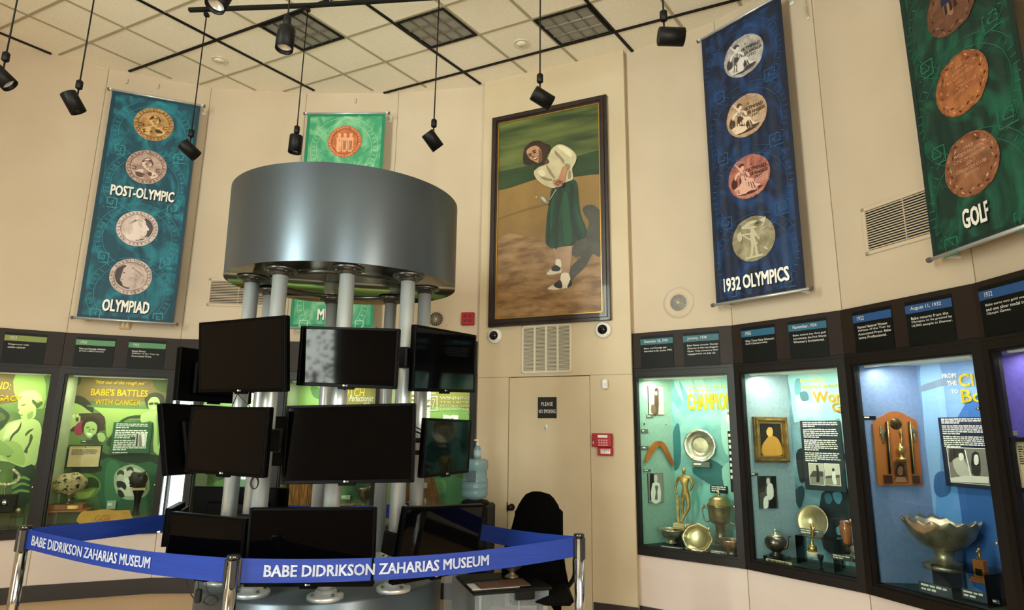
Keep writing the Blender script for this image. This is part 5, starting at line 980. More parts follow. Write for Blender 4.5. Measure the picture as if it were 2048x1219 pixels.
def C_(pts, q): return [(min(max(a, X0), X1), min(max(b, Z0), Z1)) for a, b in ppts(Pf, q, pts, YC)]
n = [0]
def lay(mb, pts, m, sm=3, q=qp):
    n[0] += 1; P_ = C_(pts, q)
    if sm: P_ = [(min(max(a, X0), X1), min(max(b, Z0), Z1)) for a, b in smooth_closed(P_, sm)]
    mb.poly(P_, YC-.0006*n[0], m)
lay(mb, [(100, 100), (620, 60), (620, 452), (560, 458), (470, 470), (400, 460), (330, 470), (240, 500), (180, 520), (100, 535)], md, 0, qP); lay(mb, [(100, 100), (620, 60), (620, 340), (500, 370), (380, 400), (250, 420), (100, 450)], mg, 0, qP)
lay(mb, [(100, 760), (250, 740), (420, 780), (620, 820), (620, 1130), (100, 1140)], ms2, 2, qP); lay(mb, [(120, 660), (300, 600), (360, 590), (350, 600), (200, 640), (120, 672)], M('painted bank', '#745A2E', .5, col2='#806434', scale=3), 2, qP)
mb.build('canvas', t, Pf); mb = MB()
def pc(h): return M('paint '+h, h, .42, bump=.1, bscale=40)
def pcv(h, h2): return M('paint '+h+h2, h, .42, col2=h2, scale=7, bump=.1, bscale=40)
lay(mb, [(400, 835), (440, 770), (500, 700), (520, 640), (478, 565), (500, 530), (550, 526), (590, 558), (640, 560), (640, 850), (545, 850), (500, 930), (440, 990), (405, 1022), (392, 1000), (405, 930), (470, 868), (430, 868)], pcv('#3A3A34', '#4C4A40'))
lay(mb, [(284, 805), (325, 800), (335, 860), (338, 905), (302, 905), (300, 860)], pcv('#8E6E58', '#A08068')); lay(mb, [(318, 800), (402, 790), (406, 860), (398, 920), (388, 985), (342, 988), (338, 900)], pcv('#B29478', '#9A7C64'))
lay(mb, [(303, 888), (334, 888), (338, 938), (305, 930)], pc('#D8CDB8')); lay(mb, [(340, 980), (388, 978), (400, 1045), (372, 1068), (336, 1040)], pc('#DDD2BE'))
lay(mb, [(243, 976), (262, 958), (285, 935), (335, 938), (340, 970), (320, 978), (280, 986), (250, 986)], pc('#CFC4AE')); lay(mb, [(273, 945), (300, 922), (335, 942), (322, 962), (284, 962)], pc('#1E1820'))
lay(mb, [(248, 1078), (290, 1050), (330, 1030), (350, 1060), (398, 1048), (404, 1068), (345, 1078), (290, 1086)], pc('#D2C7B2')); lay(mb, [(288, 1055), (328, 1022), (345, 1045), (342, 1075), (315, 1074)], pc('#1E1820')); lay(mb, [(385, 1050), (402, 1015), (410, 1040), (404, 1064), (380, 1072)], pc('#1E1820'))
lay(mb, [(280, 415), (330, 390), (372, 378), (425, 362), (446, 400), (455, 500), (470, 600), (503, 685), (492, 740), (440, 760), (420, 790), (350, 800), (280, 813), (245, 792), (236, 740), (246, 600), (262, 500)], pcv('#102F20', '#173F29'))
for L in ([(320, 430), (345, 440), (325, 600), (318, 790), (296, 800), (300, 600)], [(395, 400), (425, 400), (420, 560), (450, 700), (470, 740), (440, 745), (400, 620)], [(262, 600), (275, 540), (262, 760), (248, 770)]): lay(mb, L, pc('#0C281A'))
for L in ([(352, 470), (378, 450), (400, 620), (412, 770), (365, 785), (350, 640)], [(436, 520), (450, 560), (490, 690), (480, 710), (445, 620)], [(280, 480), (296, 470), (282, 640), (270, 740), (266, 620)]): lay(mb, L, pc('#1A4B31'))
lay(mb, [(258, 205), (275, 165), (302, 140), (340, 130), (402, 160), (440, 205), (432, 252), (412, 292), (418, 355), (372, 378), (330, 396), (288, 418), (222, 395), (176, 355), (160, 312), (185, 275), (228, 258)], pcv('#B8AC8A', '#CDC29E'))
for L in ([(300, 170), (330, 200), (360, 235), (356, 262), (330, 225), (300, 195)], [(365, 260), (395, 262), (398, 290), (372, 300)], [(200, 330), (240, 350), (280, 360), (270, 372), (215, 358)], [(240, 260), (270, 300), (300, 350), (288, 352), (255, 310)], [(390, 300), (404, 310), (404, 352), (385, 356)]): lay(mb, L, pc('#8C8264'))
for L in ([(315, 145), (350, 142), (395, 170), (415, 205), (395, 210), (350, 175)], [(185, 310), (215, 300), (240, 325), (215, 345)]): lay(mb, L, pc('#DDD3B2'))
lay(mb, [(162, 290), (178, 272), (232, 256), (235, 264), (192, 280), (168, 300)], pc('#28231E')); lay(mb, [(238, 262), (262, 250), (250, 225), (228, 250)], pc('#5A3A2A'))
lay(mb, [(92, 195), (105, 150), (150, 113), (200, 108), (238, 126), (262, 135), (265, 165), (245, 195), (236, 240), (222, 255), (150, 262), (112, 266), (92, 250)], pcv('#24140E', '#3A2216'))
lay(mb, [(112, 180), (140, 150), (178, 140), (205, 165), (216, 205), (212, 240), (190, 254), (160, 240), (135, 225)], pcv('#A87A5C', '#BC9070')); lay(mb, [(195, 160), (216, 200), (214, 240), (190, 255), (195, 220)], pc('#6E4632'))
for L in ([(128, 205), (145, 198), (147, 205), (132, 212)], [(158, 185), (174, 178), (176, 186), (161, 192)], [(124, 196), (146, 188), (147, 193), (126, 201)], [(152, 176), (172, 167), (174, 172), (154, 182)], [(150, 205), (156, 214), (166, 210), (160, 218), (150, 216)]): lay(mb, L, pc('#2A1610'))
lay(mb, [(158, 226), (188, 210), (190, 222), (170, 236)], pc('#6A2420')); lay(mb, [(162, 226), (186, 214), (186, 219), (168, 231)], pc('#E6D8C0'))
lay(mb, [(350, 283), (382, 284), (375, 325), (362, 385), (335, 412), (308, 412), (290, 390), (290, 365), (322, 360)], pcv('#A87458', '#B88868'))
for L in ([(312, 375), (345, 385), (340, 392), (312, 384)], [(322, 366), (352, 378), (348, 384), (322, 374)], [(304, 386), (330, 398), (325, 404), (304, 394)]): lay(mb, L, pc('#6E4028'))
lay(mb, [(352, 388), (362, 392), (358, 412), (345, 410)], pc('#3A1C14'))
mb.line(Pf.on(*qp(312, 428), YC), Pf.on(*qp(268, 497), YC), .006, YC-.0006*(n[0]+1), pc('#C9C4B4')); n[0] += 1
lay(mb, [(204, 484), (222, 474), (240, 488), (256, 512), (262, 522), (240, 522), (218, 505)], pc('#8C8A80')); lay(mb, [(212, 486), (224, 480), (244, 505), (232, 508)], pc('#B8B6A8')); mb.disc(*Pf.on(*qp(180, 480), YC), .008, YC-.0006*(n[0]+2), pc('#E0C070'), n=12, k=1)
n[0] += 1; a = Pf.on(*qp(450, 1192), YC); b = Pf.on(*qp(515, 1202), YC); mb.words(a[0], b[0], a[1]+.01, 2, .010, YC-.001, pc('#3A2A18'))
mb.build('painted_golfer', t, Pf)

# ================================================================ wall fixtures
def box_thing(name, label, cat, fr, x0, x1, z0, z1, y0, m, part='body', bev=.004, group=None):
    t = thing(name, label, cat, fr, (x0, 0, z0), group); mb = MB(); mb.box(x0, x1, y0, -.0005, z0, z1, m, bev=bev); mb.build(part, t, fr); return t
def grille(fr, x0, x1, z0, z1, label, n, vert=0, ncol=1, dark=True, fw=.03):
    t = thing('wall_vent', label, 'vent', fr, (x0, 0, z0)); mb = MB(); mf = m_wall if dark else m_offwhite
    for a in ((x0, x0+fw, z0, z1), (x1-fw, x1, z0, z1), (x0, x1, z0, z0+fw), (x0, x1, z1-fw, z1)): mb.box(a[0], a[1], -.012, -.0005, a[2], a[3], mf, bev=.003)
    for k in range(1, ncol): x = x0+fw+(x1-x0-2*fw)*k/ncol; mb.box(x-.008*(not dark)-.002, x+.008*(not dark)+.002, -.011, -.0005, z0, z1, mf)
    mb.build('frame', t, fr); mb = MB(); mb.rect(x0+fw, x1-fw, z0+fw, z1-fw, -.001, m_blackm); mb.build('duct_opening', t, fr); mb = MB()
    for i in range(n):
        z = z0+fw+(z1-z0-2*fw)*(i+.5)/n; h = (z1-z0-2*fw)/n*(.30 if dark else .36); mb.add([(x0+fw, -.010, z-h), (x1-fw, -.010, z-h), (x1-fw, -.003, z+h), (x0+fw, -.003, z+h)], [(0, 1, 2, 3)], mf)
    mb.build('louvres', t, fr); return t
grille(PIL, .505, 1.053, 2.268, 2.768, 'white louvred vent between the painting and the door', 34, ncol=4, dark=False, fw=.022)
grille(FB, FB.on(415, 590)[0], FB.on(535, 590)[0]+.02, FB.on(440, 612)[1], FB.on(440, 557)[1], 'wide wall vent left of the silver drum', 14, ncol=2)
a = G3.on(1723, 420); grille(G3, a[0], a[0]+.95, 3.01, 3.38, 'wide wall vent behind the green GOLF banner', 16, ncol=3)
def dome(px, py, label):
    x, z = PIL.on(px, py, -.02); t = thing('dome_camera', label, 'camera', PIL, (x, 0, z)); T = PIL.mat((x, 0, z)) @ Matrix.Rotation(R(90), 4, 'X')
    mb = MB(); mb.lathe([(.082, 0.0005), (.084, .015), (.078, .03), (.06, .04), (.046, .042)], m_white, n=40, T=T); mb.build('housing', t); mb = MB(); mb.lathe([(.05, .036), (.048, .052), (.036, .068), (.018, .077), (0, .079)], M('black dome glass', '#08080A', .08), n=32, T=T, cap=False); mb.build('lens_dome', t)
    mb = MB()
    for a in (75, 195, 315): p = T @ Vector((.068*math.cos(R(a)), .068*math.sin(R(a)), .033)); mb.lathe([(.0, -.004), (.006, 0), (0, .004)], m_black, tuple(p), 8)
    mb.build('screw', t)
dome(989, 671, 'white dome camera at the lower left corner of the painting'); dome(1206, 659, 'white dome camera at the lower right corner of the painting')
t = box_thing('motion_sensor', 'small white motion sensor right of the door', 'sensor', PIL, 1.368, 1.424, 2.095, 2.19, -.04, m_white, 'housing', .01); mb = MB(); mb.box(1.378, 1.414, -.042, -.039, 2.115, 2.15, M('sensor lens', '#C9CCD0', .3)); mb.build('lens', t, PIL)
t = thing('door_sign', 'small black sign reading PLEASE NO SMOKING', 'sign', PIL, (.69, 0, 1.815)); mb = MB(); mb.box(.69, .889, -.004, .004, 1.815, 2.024, M('dark bronze plate', '#1C140C', .25, .3)); mb.build('plate', t, PIL)
mb = MB(); mb.text('PLEASE', .728, .850, 1.935, 1.972, -.005, m_letter, .0, sp=1.15); mb.text('NO SMOKING', .702, .880, 1.862, 1.900, -.005, m_letter, .0, sp=1.1); mb.build('lettering', t, PIL)
t = thing('oval_tag', 'tiny white oval tag under the no smoking sign', 'tag', PIL, (.777, 0, 1.72)); mb = MB(); mb.lathe([(.018, .0), (.017, .008), (0, .010)], m_white, n=20, sy=1.9, T=PIL.mat((.777, .005, 1.72)) @ Matrix.Rotation(R(90), 4, 'X')); mb.build('disc', t); 
mb = MB(); mb.box(.772, .782, -.0065, -.005, 1.705, 1.722, M('caption grey', '#5E625C', .5)); mb.build('emblem', t, PIL)
T = PIL.mat((.41, .006, .935)) @ Matrix.Rotation(R(90), 4, 'X'); mb = MB(); mb.lathe([(.034, 0), (.034, .006), (.013, .012), (.012, .035), (.024, .042), (.029, .055), (.024, .068), (0, .072)], M('dark bronze knob', '#2C2220', .3, .7), n=24, T=T); mb.build('handle', door_o)
mb = MB(); mb.box(.358, .366, -.003, .006, .89, .98, m_black); mb.build('latch_plate', door_o, PIL)
# red emergency dialler
t = thing('emergency_telephone', 'red wall telephone box with keypad right of the door', 'telephone', PIL, (1.264, 0, 1.52)); a, b = 1.264, 1.462
mb = MB(); mb.box(a, b, -.05, -.0005, 1.545, 1.672, m_red, bev=.008); mb.build('housing', t, PIL); mb = MB(); mb.box(a+.055, b, -.045, -.0005, 1.466, 1.543, m_red, bev=.006); mb.build('lower_box', t, PIL)
mb = MB(); mb.box(a+.06, a+.155, -.053, -.049, 1.632, 1.658, m_white); mb.build('display', t, PIL); mb = MB()
for i in range(3):
    for j in range(4): mb.box(a+.065+j*.024, a+.083+j*.024, -.054, -.049, 1.556+i*.022, 1.571+i*.022, M('pink key', '#D88A90', .5))
mb.build('keypad', t, PIL); mb = MB(); mb.box(a+.085, b-.02, -.047, -.044, 1.485, 1.525, m_letter); mb.words(a+.09, b-.025, 1.523, 3, .006, -.0475, m_redd); mb.build('label_card', t, PIL)
mb = MB(); mb.cyl((a+.02, -.052, 1.60), (a+.02, -.06, 1.60), .008, m_steel, 10); mb.tube([(a+.02, -.058, 1.6), (a+.015, -.06, 1.585), (a+.02, -.058, 1.57)], .003, m_steel); mb.build('key', t, PIL)
# fire alarm sounder
x, z = FD.on(937, 638); s = .072; t = box_thing('fire_alarm', 'square red fire alarm sounder left of the painting', 'fire alarm', FD, x-s, x+s, z-s, z+s, -.05, m_red, 'housing', .008); mb = MB()
for i in (-1, 1):
    for j in (-1, 1): mb.box(x+i*.026-.015, x+i*.026+.015, -.053, -.049, z+j*.026-.015, z+j*.026+.015, m_redd)
mb.build('sounder_slots', t, FD)
def speaker(fr, px, py, label):
    x, z = fr.on(px, py); t = thing('wall_speaker', label, 'speaker grille', fr, (x, 0, z)); T = fr.mat((x, 0, z)) @ Matrix.Rotation(R(90), 4, 'X'); mb = MB(); mb.lathe([(.152, .0005), (.15, .006), (.08, .008), (.078, .002)], m_wall, n=48, T=T, cap=False); mb.build('plate', t)
    mb = MB(); mb.lathe([(0, .003), (.08, .003)], m_dflange, n=36, T=T, cap=False); mb.build('cone', t); mb = MB()
    for i in range(16):
        a = 2*math.pi*i/16; u = Vector((math.cos(a), math.sin(a), 0)); p, q_ = T @ (u*.012+Vector((0, 0, .007))), T @ (u*.08+Vector((0, 0, .007))); mb.cyl(tuple(p), tuple(q_), .0025, m_wall, 6)
    mb.lathe([(.014, .004), (.012, .009), (0, .009)], m_wall, n=16, T=T)
    mb.build('grille', t)
speaker(G1, 1357, 605, 'round cream speaker grille left of the blue banner'); speaker(FD, 872, 638, 'round cream speaker grille partly behind the right columns')
x, z = FA.on(251, 650); t = box_thing('wall_socket', 'ivory wall socket under the teal banner', 'socket', FA, x-.05, x+.05, z-.045, z+.05, -.03, M('tan plastic', '#C09A60', .5), 'cover', .004)
mb = MB(); mb.box(x-.03, x-.005, -.034, -.03, z-.02, z+.03, m_offwhite); mb.box(x+.01, x+.03, -.034, -.03, z-.02, z+.03, m_offwhite); mb.build('outlet', t, FA)
for px, py, f, l in ((254, 163, FA, 'single cream hook above the teal banner, left'), (316, 173, FA, 'double cream hook above the teal banner, right'), (711, 202, FC, 'cream hook above the light green banner')):
    x, z = f.on(px, py); box_thing('wall_hook', l, 'hook', f, x-.012, x+.012, z-.03, z+.03, -.02, m_wall, 'hook', .004)
# cream shelf bracket at the top right
x, z = G3.on(1600, -40); xb, zb = G2.on(1618, 40); t = thing('wall_bracket', 'cream triangular bracket beside the top of the blue banner', 'bracket', G2, (xb, 0, zb)); mb = MB(); mb.box(xb-.01, xb+.01, -.012, -.0005, zb, zb+.32, m_offwhite); mb.box(xb-.01, xb+.01, -.3, -.0005, zb+.3, zb+.32, m_offwhite); mb.build('arm', t, G2)
mb = MB(); mb.tube([(xb, -.01, zb+.03), (xb, -.27, zb+.3)], .008, m_offwhite, smooth=0); mb.build('brace', t, G2)

# ================================================================ ceiling fixtures
def troffer(u, v, label):
    t = thing('ceiling_light', label, 'ceiling light', WORLD, gp(U0+u*PU, V0_+v*PV, HC), 'square louvred ceiling lights'); mb = MB()
    A = lambda a, b, z: gp(U0+(u+a)*PU, V0_+(v+b)*PV, z)
    for (a, b, c_, d_) in ((.02, .02, .98, .06), (.02, .94, .98, .98), (.02, .06, .06, .94), (.94, .06, .98, .94)):
        z = HC-.02; mb.add([A(a, b, z), A(c_, b, z), A(c_, d_, z), A(a, d_, z), A(a, b, HC), A(c_, b, HC), A(c_, d_, HC), A(a, d_, HC)], [(3, 2, 1, 0), (4, 5, 6, 7), (0, 1, 5, 4), (1, 2, 6, 5), (2, 3, 7, 6), (3, 0, 4, 7)], m_black)
    mb.build('trim_ring', t); mb = MB(); mb.add([A(.06, .06, HC-.004), A(.94, .06, HC-.004), A(.94, .94, HC-.004), A(.06, .94, HC-.004)], [(3, 2, 1, 0)], M('grey diffuser', '#8C8A82', .35)); mb.build('diffuser', t)
    mb = MB(); ml = M('metal louvre', '#77756E', .25, .7)
    def fin(p, q_):
        for s, w in ((0, .003),):
            (a, b), (c_, d_) = p, q_; V_ = [A(a, b, HC-.019), A(c_, d_, HC-.019), A(c_, d_, HC-.005), A(a, b, HC-.005)]; mb.add(V_, [(0, 1, 2, 3)], ml)
            e = .02; V_ = [A(a-e*(a == c_), b-e*(b == d_), HC-.006), A(c_-e*(a == c_), d_-e*(b == d_), HC-.006), A(c_+e*(a == c_), d_+e*(b == d_), HC-.006), A(a+e*(a == c_), b+e*(b == d_), HC-.006)]; mb.add([A(a, b, HC-.019), A(c_, d_, HC-.019)]+V_, [(0, 1, 3, 2), (0, 1, 4, 5)], ml)
    for i in range(1, 3): fin((.06, .06+.88*i/3), (.94, .06+.88*i/3))
    for i in range(1, 4): fin((.06+.88*i/4, .06), (.06+.88*i/4, .94))
    mb.build('louvre', t)
for u, v, l in ((1, 0, 'louvred ceiling light nearest the light green banner, left of three'), (3, 1, 'louvred ceiling light above the drum, middle of three'), (5, 1.0, 'louvred ceiling light above the painting, right of three')): troffer(u, v+(0 if u != 5 else 1), l)
def cdisc(px, py, label): c = at_h(px, py, HC); t = thing('ceiling_speaker', label, 'ceiling speaker', WORLD, tuple(c), 'flat white discs in the ceiling'); mb = MB(); mb.lathe([(.085, -.001), (.085, -.008), (.078, -.012), (.07, -.008), (0, -.008)], m_offwhite, tuple(c), 36); mb.build('cover', t); mb = MB(); mb.lathe([(.055, -.0085), (.055, -.011), (0, -.011)], m_ceil, tuple(c), 30); mb.build('centre', t)
cdisc(439, 120, 'flat white ceiling disc above the teal banner'); cdisc(1043, 87, 'flat white ceiling disc above the painting')
# tracks and pendant spotlights
ZTR = 5.45
def track(pts, label):
    t = thing('lighting_track', label, 'track', WORLD, (pts[0][0], pts[0][1], ZTR)); mb = MB()
    for a, b in zip(pts, pts[1:]): gbar(mb, a, b, .035, m_black, ZTR, ZTR+.03)
    mb.build('rail', t); mb = MB()
    for a, b in zip(pts, pts[1:]):
        for f in (.15, .85): x, y = a[0]+(b[0]-a[0])*f, a[1]+(b[1]-a[1])*f; mb.cyl((x, y, ZTR+.03), (x, y, HC), .003, m_bar, 6)
    mb.build('suspension_wire', t)
tp = [at_h(378, 23, ZTR), at_h(617, 14, ZTR), at_h(900, -4, ZTR), at_h(1250, -32, ZTR)]; track([tuple(p[:2]) for p in tp], 'long black lighting track crossing the top of the view')
LAMPS = [((383, 265), 4.25, (.55, .35, -.5), 'black pendant spotlight in front of the teal banner', 1), ((594, 258), 4.25, (-.05, .06, -1), 'black pendant spotlight in front of the light green banner', 1), ((868, 245), 4.22, (.5, .35, -.6), 'black pendant spotlight above the right end of the drum', 1),
         ((575, 40), 4.3, (0, -.08, -1), 'black pendant spotlight pointing straight down, above the drum', 1.0), ((1080, 155), 4.25, (.85, .3, -.38), 'black pendant spotlight overlapping the painting frame', 1), ((1327, 30), 4.25, (1, -.0, -.02), 'black horizontal spotlight left of the blue banner', 1),
         ((12, 112), 4.25, (.6, .3, -.6), 'black pendant spotlight at the left edge', 1), ((159, 168), 4.25, (.36, .35, -.75), 'black pendant spotlight left of the teal banner', 1), ((437, -60), 4.25, (-.12, -.35, -1), 'nearest black spotlight, cut by the top of the view', 1)]
trk2 = []
for (px, py), z, ax, label, s in LAMPS:
    p = at_h(px, py, z); top = ZTR
    t = thing('pendant_spotlight', label, 'spotlight', WORLD, tuple(p), 'black pendant spotlights on tracks'); ax = unit(ax)
    mb = MB(); mb.cyl((p.x, p.y, z), (p.x, p.y, top), .0055, m_black, 8); mb.build('suspension_rod', t)
    mb = MB(); mb.lathe([(.012, -.045), (.024, -.035), (.024, .02), (.012, .032)], m_black, tuple(p), 12); mb.build('swivel_joint', t); mb = MB(); mb.cyl((p.x, p.y, z-.04), (p.x, p.y, z-.10), .006, m_black, 8); mb.build('stem', t)
    c = Vector((p.x, p.y, z-.10-.045*(1-abs(ax.z))*.6-.02)); r = .056; L = .155
    side = Vector((0, 0, -1))-ax*(-ax.z); side = side.normalized()*r if side.length > .2 else Vector((0, 0, 0))
    a0 = Vector((p.x, p.y, z-.10))+side*.9-ax*.035; T = Matrix.Translation(a0) @ ax.to_track_quat('Z', 'Y').to_matrix().to_4x4()
    mb = MB(); mb.lathe([(r*.96, 0), (r, .004), (r, L), (r*.9, L), (r*.86, L-.02), (r*.6, L-.05), (0, L-.06)], m_black, n=28, T=T); mb.build('lamp_head', t)
    mb = MB(); mb.lathe([(r*.84, L-.024), (r*.5, L-.045), (0, L-.05)], M('lamp reflector', '#D8D8D8', .25, .5), n=24, T=T, cap=False); mb.build('reflector', t)
    mb = MB(); mb.box(p.x-.02, p.x+.02, p.y-.02, p.y+.02, ZTR-.03, ZTR, m_black, bev=.003); mb.build('track_adapter', t); trk2.append((px, p))
o = {px: p for px, p in trk2}
track([tuple(o[12][:2]), tuple(o[159][:2])], 'short black lighting track above the left edge'); track([tuple(o[437][:2]), tuple(o[575][:2]), tuple(o[1080][:2]), tuple(o[1327][:2])], 'near black lighting track above the view')

# ================================================================ monitor tower
TC = (-1.31, 4.62); TILT = .038
t = thing('monitor_tower', 'round silver column tower with a drum top', 'display tower', WORLD, (TC[0], TC[1], 0))
RB, ZB, RD, ZD0, ZD1 = .825, .69, .86, 2.775, 3.445
mb = MB(); mb.lathe([(RB-.02, .0), (RB-.02, .06), (RB, .06), (RB, ZB-.012), (RB-.01, ZB), (0, ZB)], m_drum, (TC[0], TC[1], 0), 96); mb.build('base_drum', t)
T = Matrix.Translation((TC[0], TC[1], ZD0)) @ Matrix.Rotation(TILT, 4, 'X')
mb = MB(); mb.lathe([(RD, .0), (RD, ZD1-ZD0), (RD-.012, ZD1-ZD0+.004), (0, ZD1-ZD0+.004)], m_drum, n=128, T=T, cap=False); mb.build('top_drum', t)
mb = MB(); mb.lathe([(0, .012), (RD-.01, .012), (RD-.004, 0), (RD, .0)], M('polished underside', '#B8B49A', .12, 1), n=96, T=T, cap=False); mb.build('mirror_underside', t)
mb = MB(); mb.lathe([(RD*.60, .010), (RD*.60, -.014), (RD*.63, -.014), (RD*.63, .010)], m_dflange, n=96, T=T, cap=False); mb.build('inner_ring', t)
COLS = [(-1.88, 4.27), (-1.57, 3.99), (-1.10, 3.93), (-.73, 4.14), (-.68, 4.62), (-1.95, 4.78), (-1.56, 5.16), (-1.04, 5.10)]
for x, y in COLS:
    zt = ZD0+TILT*(y-TC[1]); mb = MB(); mb.cyl((x, y, ZB+.02), (x, y, zt-.03), .05, m_brush, 32); cl = mb.build('column', t)
    for zz, s in ((ZB, 1), (zt, -1)):
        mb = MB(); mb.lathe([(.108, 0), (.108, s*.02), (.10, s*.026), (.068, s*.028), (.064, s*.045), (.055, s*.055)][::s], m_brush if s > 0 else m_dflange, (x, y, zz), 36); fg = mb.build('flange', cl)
        mb = MB()
        for i in range(4): a = R(45+90*i); mb.lathe([(.009, 0), (.009, .012)][::1], m_dflange, (x+.086*math.cos(a), y+.086*math.sin(a), zz+s*.026-(.012 if s < 0 else 0)), 6)
        mb.build('flange_bolt', cl)
# monitors
def tv(c, yaw, tilt, roll, w, label, col=None, hasp=.58, arm=True, k=1.):
    c = (c[0]*k, c[1]*k, EYE+(c[2]-EYE)*k); w = w*k
    xh = Vector((math.cos(yaw), math.sin(yaw), 0)); yh = Vector((-math.sin(yaw), math.cos(yaw), 0)); zh = Vector((0, 0, 1))
    z2 = math.cos(tilt)*zh-math.sin(tilt)*yh; x3 = math.cos(roll)*xh+math.sin(roll)*z2; z3 = -math.sin(roll)*xh+math.cos(roll)*z2; y3 = z3.cross(x3)
    m = Matrix.Identity(4)
    for i in range(3): m[i][0], m[i][1], m[i][2], m[i][3] = x3[i], y3[i], z3[i], c[i]
    o_ = bpy.data.objects.new('television', None); COL.objects.link(o_); o_.empty_display_size = .05; o_.matrix_world = m; MW[o_.name] = m; setp(o_, label, 'television', 'black televisions mounted on the tower')
    H_ = w*hasp
    def bl(mb, name, **kw):
        me = bpy.data.meshes.new(name); me.from_pydata(mb.v, [], mb.f)
        for q_ in mb.mats: me.materials.append(q_)
        me.polygons.foreach_set('material_index', mb.m); me.polygons.foreach_set('use_smooth', mb.sm); me.update(); return put(name, me, o_, **kw)
    b = .017; mb = MB(); mb.box(-w/2, w/2, .006, .045, -H_/2, H_/2, m_tv, bev=.006); mb.box(-w*.33, w*.33, .045, .075, -H_*.38, H_*.25, m_tv, bev=.012)
    mb.box(-.05, .05, .0, .03, -H_/2-.012, -H_/2+.004, m_tv, bev=.004); bl(mb, 'housing')
    mb = MB()
    for a in ((-w/2, -w/2+b, -H_/2, H_/2), (w/2-b, w/2, -H_/2, H_/2), (-w/2+b, w/2-b, H_/2-b, H_/2), (-w/2+b, w/2-b, -H_/2, -H_/2+b*1.3)): mb.box(a[0], a[1], 0, .012, a[2], a[3], m_tv, bev=.003)
    bl(mb, 'bezel'); mb = MB(); mb.rect(-w/2+b, w/2-b, -H_/2+b*1.3, H_/2-b, .004, m_screen); bl(mb, 'screen')
    mb = MB(); mb.disc(-.012, -H_/2+b*.65, .0055, -.001, m_letter, n=14, k=1); mb.text('LG', -.004, .012, -H_/2+b*.42, -H_/2+b*.88, -.001, m_letter, .02); bl(mb, 'maker_logo', label='small pale maker logo')
    if arm:
        q_ = min(COLS, key=lambda s: (s[0]-c[0])**2+(s[1]-c[1])**2) if col is None else COLS[col]; e = m.inverted() @ Vector((q_[0], q_[1], c[2])); mb = MB(); mb.box(-.1, .1, .075, .09, -.1, .1, m_black); mb.tube([(0, .085, .04), (e.x*.9, e.y, e.z+.04)], .016, m_black, smooth=0); mb.tube([(0, .085, -.04), (e.x*.9, e.y, e.z-.04)], .016, m_black, smooth=0); mb.box(e.x-.065, e.x+.065, e.y-.065, e.y+.065, e.z-.07, e.z+.07, m_black, bev=.01); bl(mb, 'wall_mount')
    return o_
tv((-1.698, 3.78, 2.13), -.478, .12, -.01, .786, 'television facing left front, upper row', 1)
tv((-1.048, 3.869, 2.138), -.118, .076, -.033, .66, 'television facing the viewer, middle of the upper row', 2, k=.955)
tv((-.453, 4.298, 2.169), 1.071, .04, .045, .755, 'television facing right, upper row', 3)
tv((-1.706, 3.719, 1.612), -.473, .01, -.007, .686, 'television facing left front, middle row', 1)
tv((-.997, 3.833, 1.603), -.064, -.056, .031, .819, 'largest television at the centre of the middle row', 2, k=.965)
tv((-.414, 4.242, 1.577), 1.173, .04, -.004, .643, 'small television facing right, middle row', 3)
tv((-1.826, 3.84, .989), -.403, -.004, -.007, .621, 'television at the lower left above the belt', 1)
tv((-1.188, 3.845, .997), -.018, -.005, .018, .77, 'wide television at the centre of the lowest row', 2, k=.96)
tv((-.432, 4.20, .975), .93, .127, -.064, .78, 'tilted television at the lower right of the tower', 3)
tv((-2.27, 4.66, 2.06), R(-115), .05, .0, .66, 'television turned away behind the upper left television', 0)
tv((-2.23, 4.58, 1.60), R(-108), .26, .0, .84, 'television turned away, leaning out at the middle left', 0)
tv((-2.36, 4.45, 1.03), R(-73), .0, .0, .42, 'small television edge on, behind the lower left television', 0)
tv((-2.20, 5.35, 2.19), R(150), .05, 0, .68, 'television seen from behind at the upper back of the tower', 5)
tv((-2.0, 5.40, 1.58), R(160), .05, 0, .70, 'television seen from behind at the middle back of the tower', 5)
tv((-2.17, 5.15, .99), R(176), -.05, 0, .78, 'television seen from behind at the lower back left', 5)
# cables hanging from the televisions
m_cable = M('black cable', '#0C0C0C', .5)
def cable(pts, r, label, nm='power_cable'):
    mb = MB(); mb.tube(pts, r, m_cable, n=6, smooth=8); ob = mb.build(nm, None); setp(ob, label, 'cable')
def wy(px, py, y): return tuple(at_y(px, py, y))
cable([wy(373, 1158, 3.86), wy(378, 1180, 3.87), wy(388, 1196, 3.87), wy(396, 1198, 3.86), wy(397, 1185, 3.86), wy(397, 1160, 3.86)], .003, 'thin black cable looped below the lower left television')
t = thing('cable_adapter', 'small black adapter hanging from the lower left television', 'adapter', WORLD, wy(397, 1190, 3.85)); mb = MB(); p = at_y(397, 1190, 3.85); mb.box(p.x-.018, p.x+.018, p.y-.012, p.y+.012, p.z-.04, p.z+.035, m_black, bev=.006); mb.build('body', t)
cc = at_y(421, 1200, 3.84); cable([wy(412, 1164, 3.85), wy(414, 1180, 3.85), wy(425, 1192, 3.84)]+[(cc.x+.045*math.cos(a*.9)*(1-.03*a/3), cc.y+.008*math.sin(a*.7), cc.z+.028*math.sin(a*.9)) for a in range(0, 26)]+[wy(436, 1190, 3.84), wy(452, 1178, 3.85)], .0028, 'coiled black cable below the lower left television')
cable([wy(475, 787, 3.80), wy(470, 798, 3.82), wy(464, 812, 3.83)], .003, 'left strand of cable under the upper left television'); cable([wy(475, 787, 3.80), wy(485, 797, 3.82), wy(500, 813, 3.83)], .003, 'right strand of cable under the upper left television')
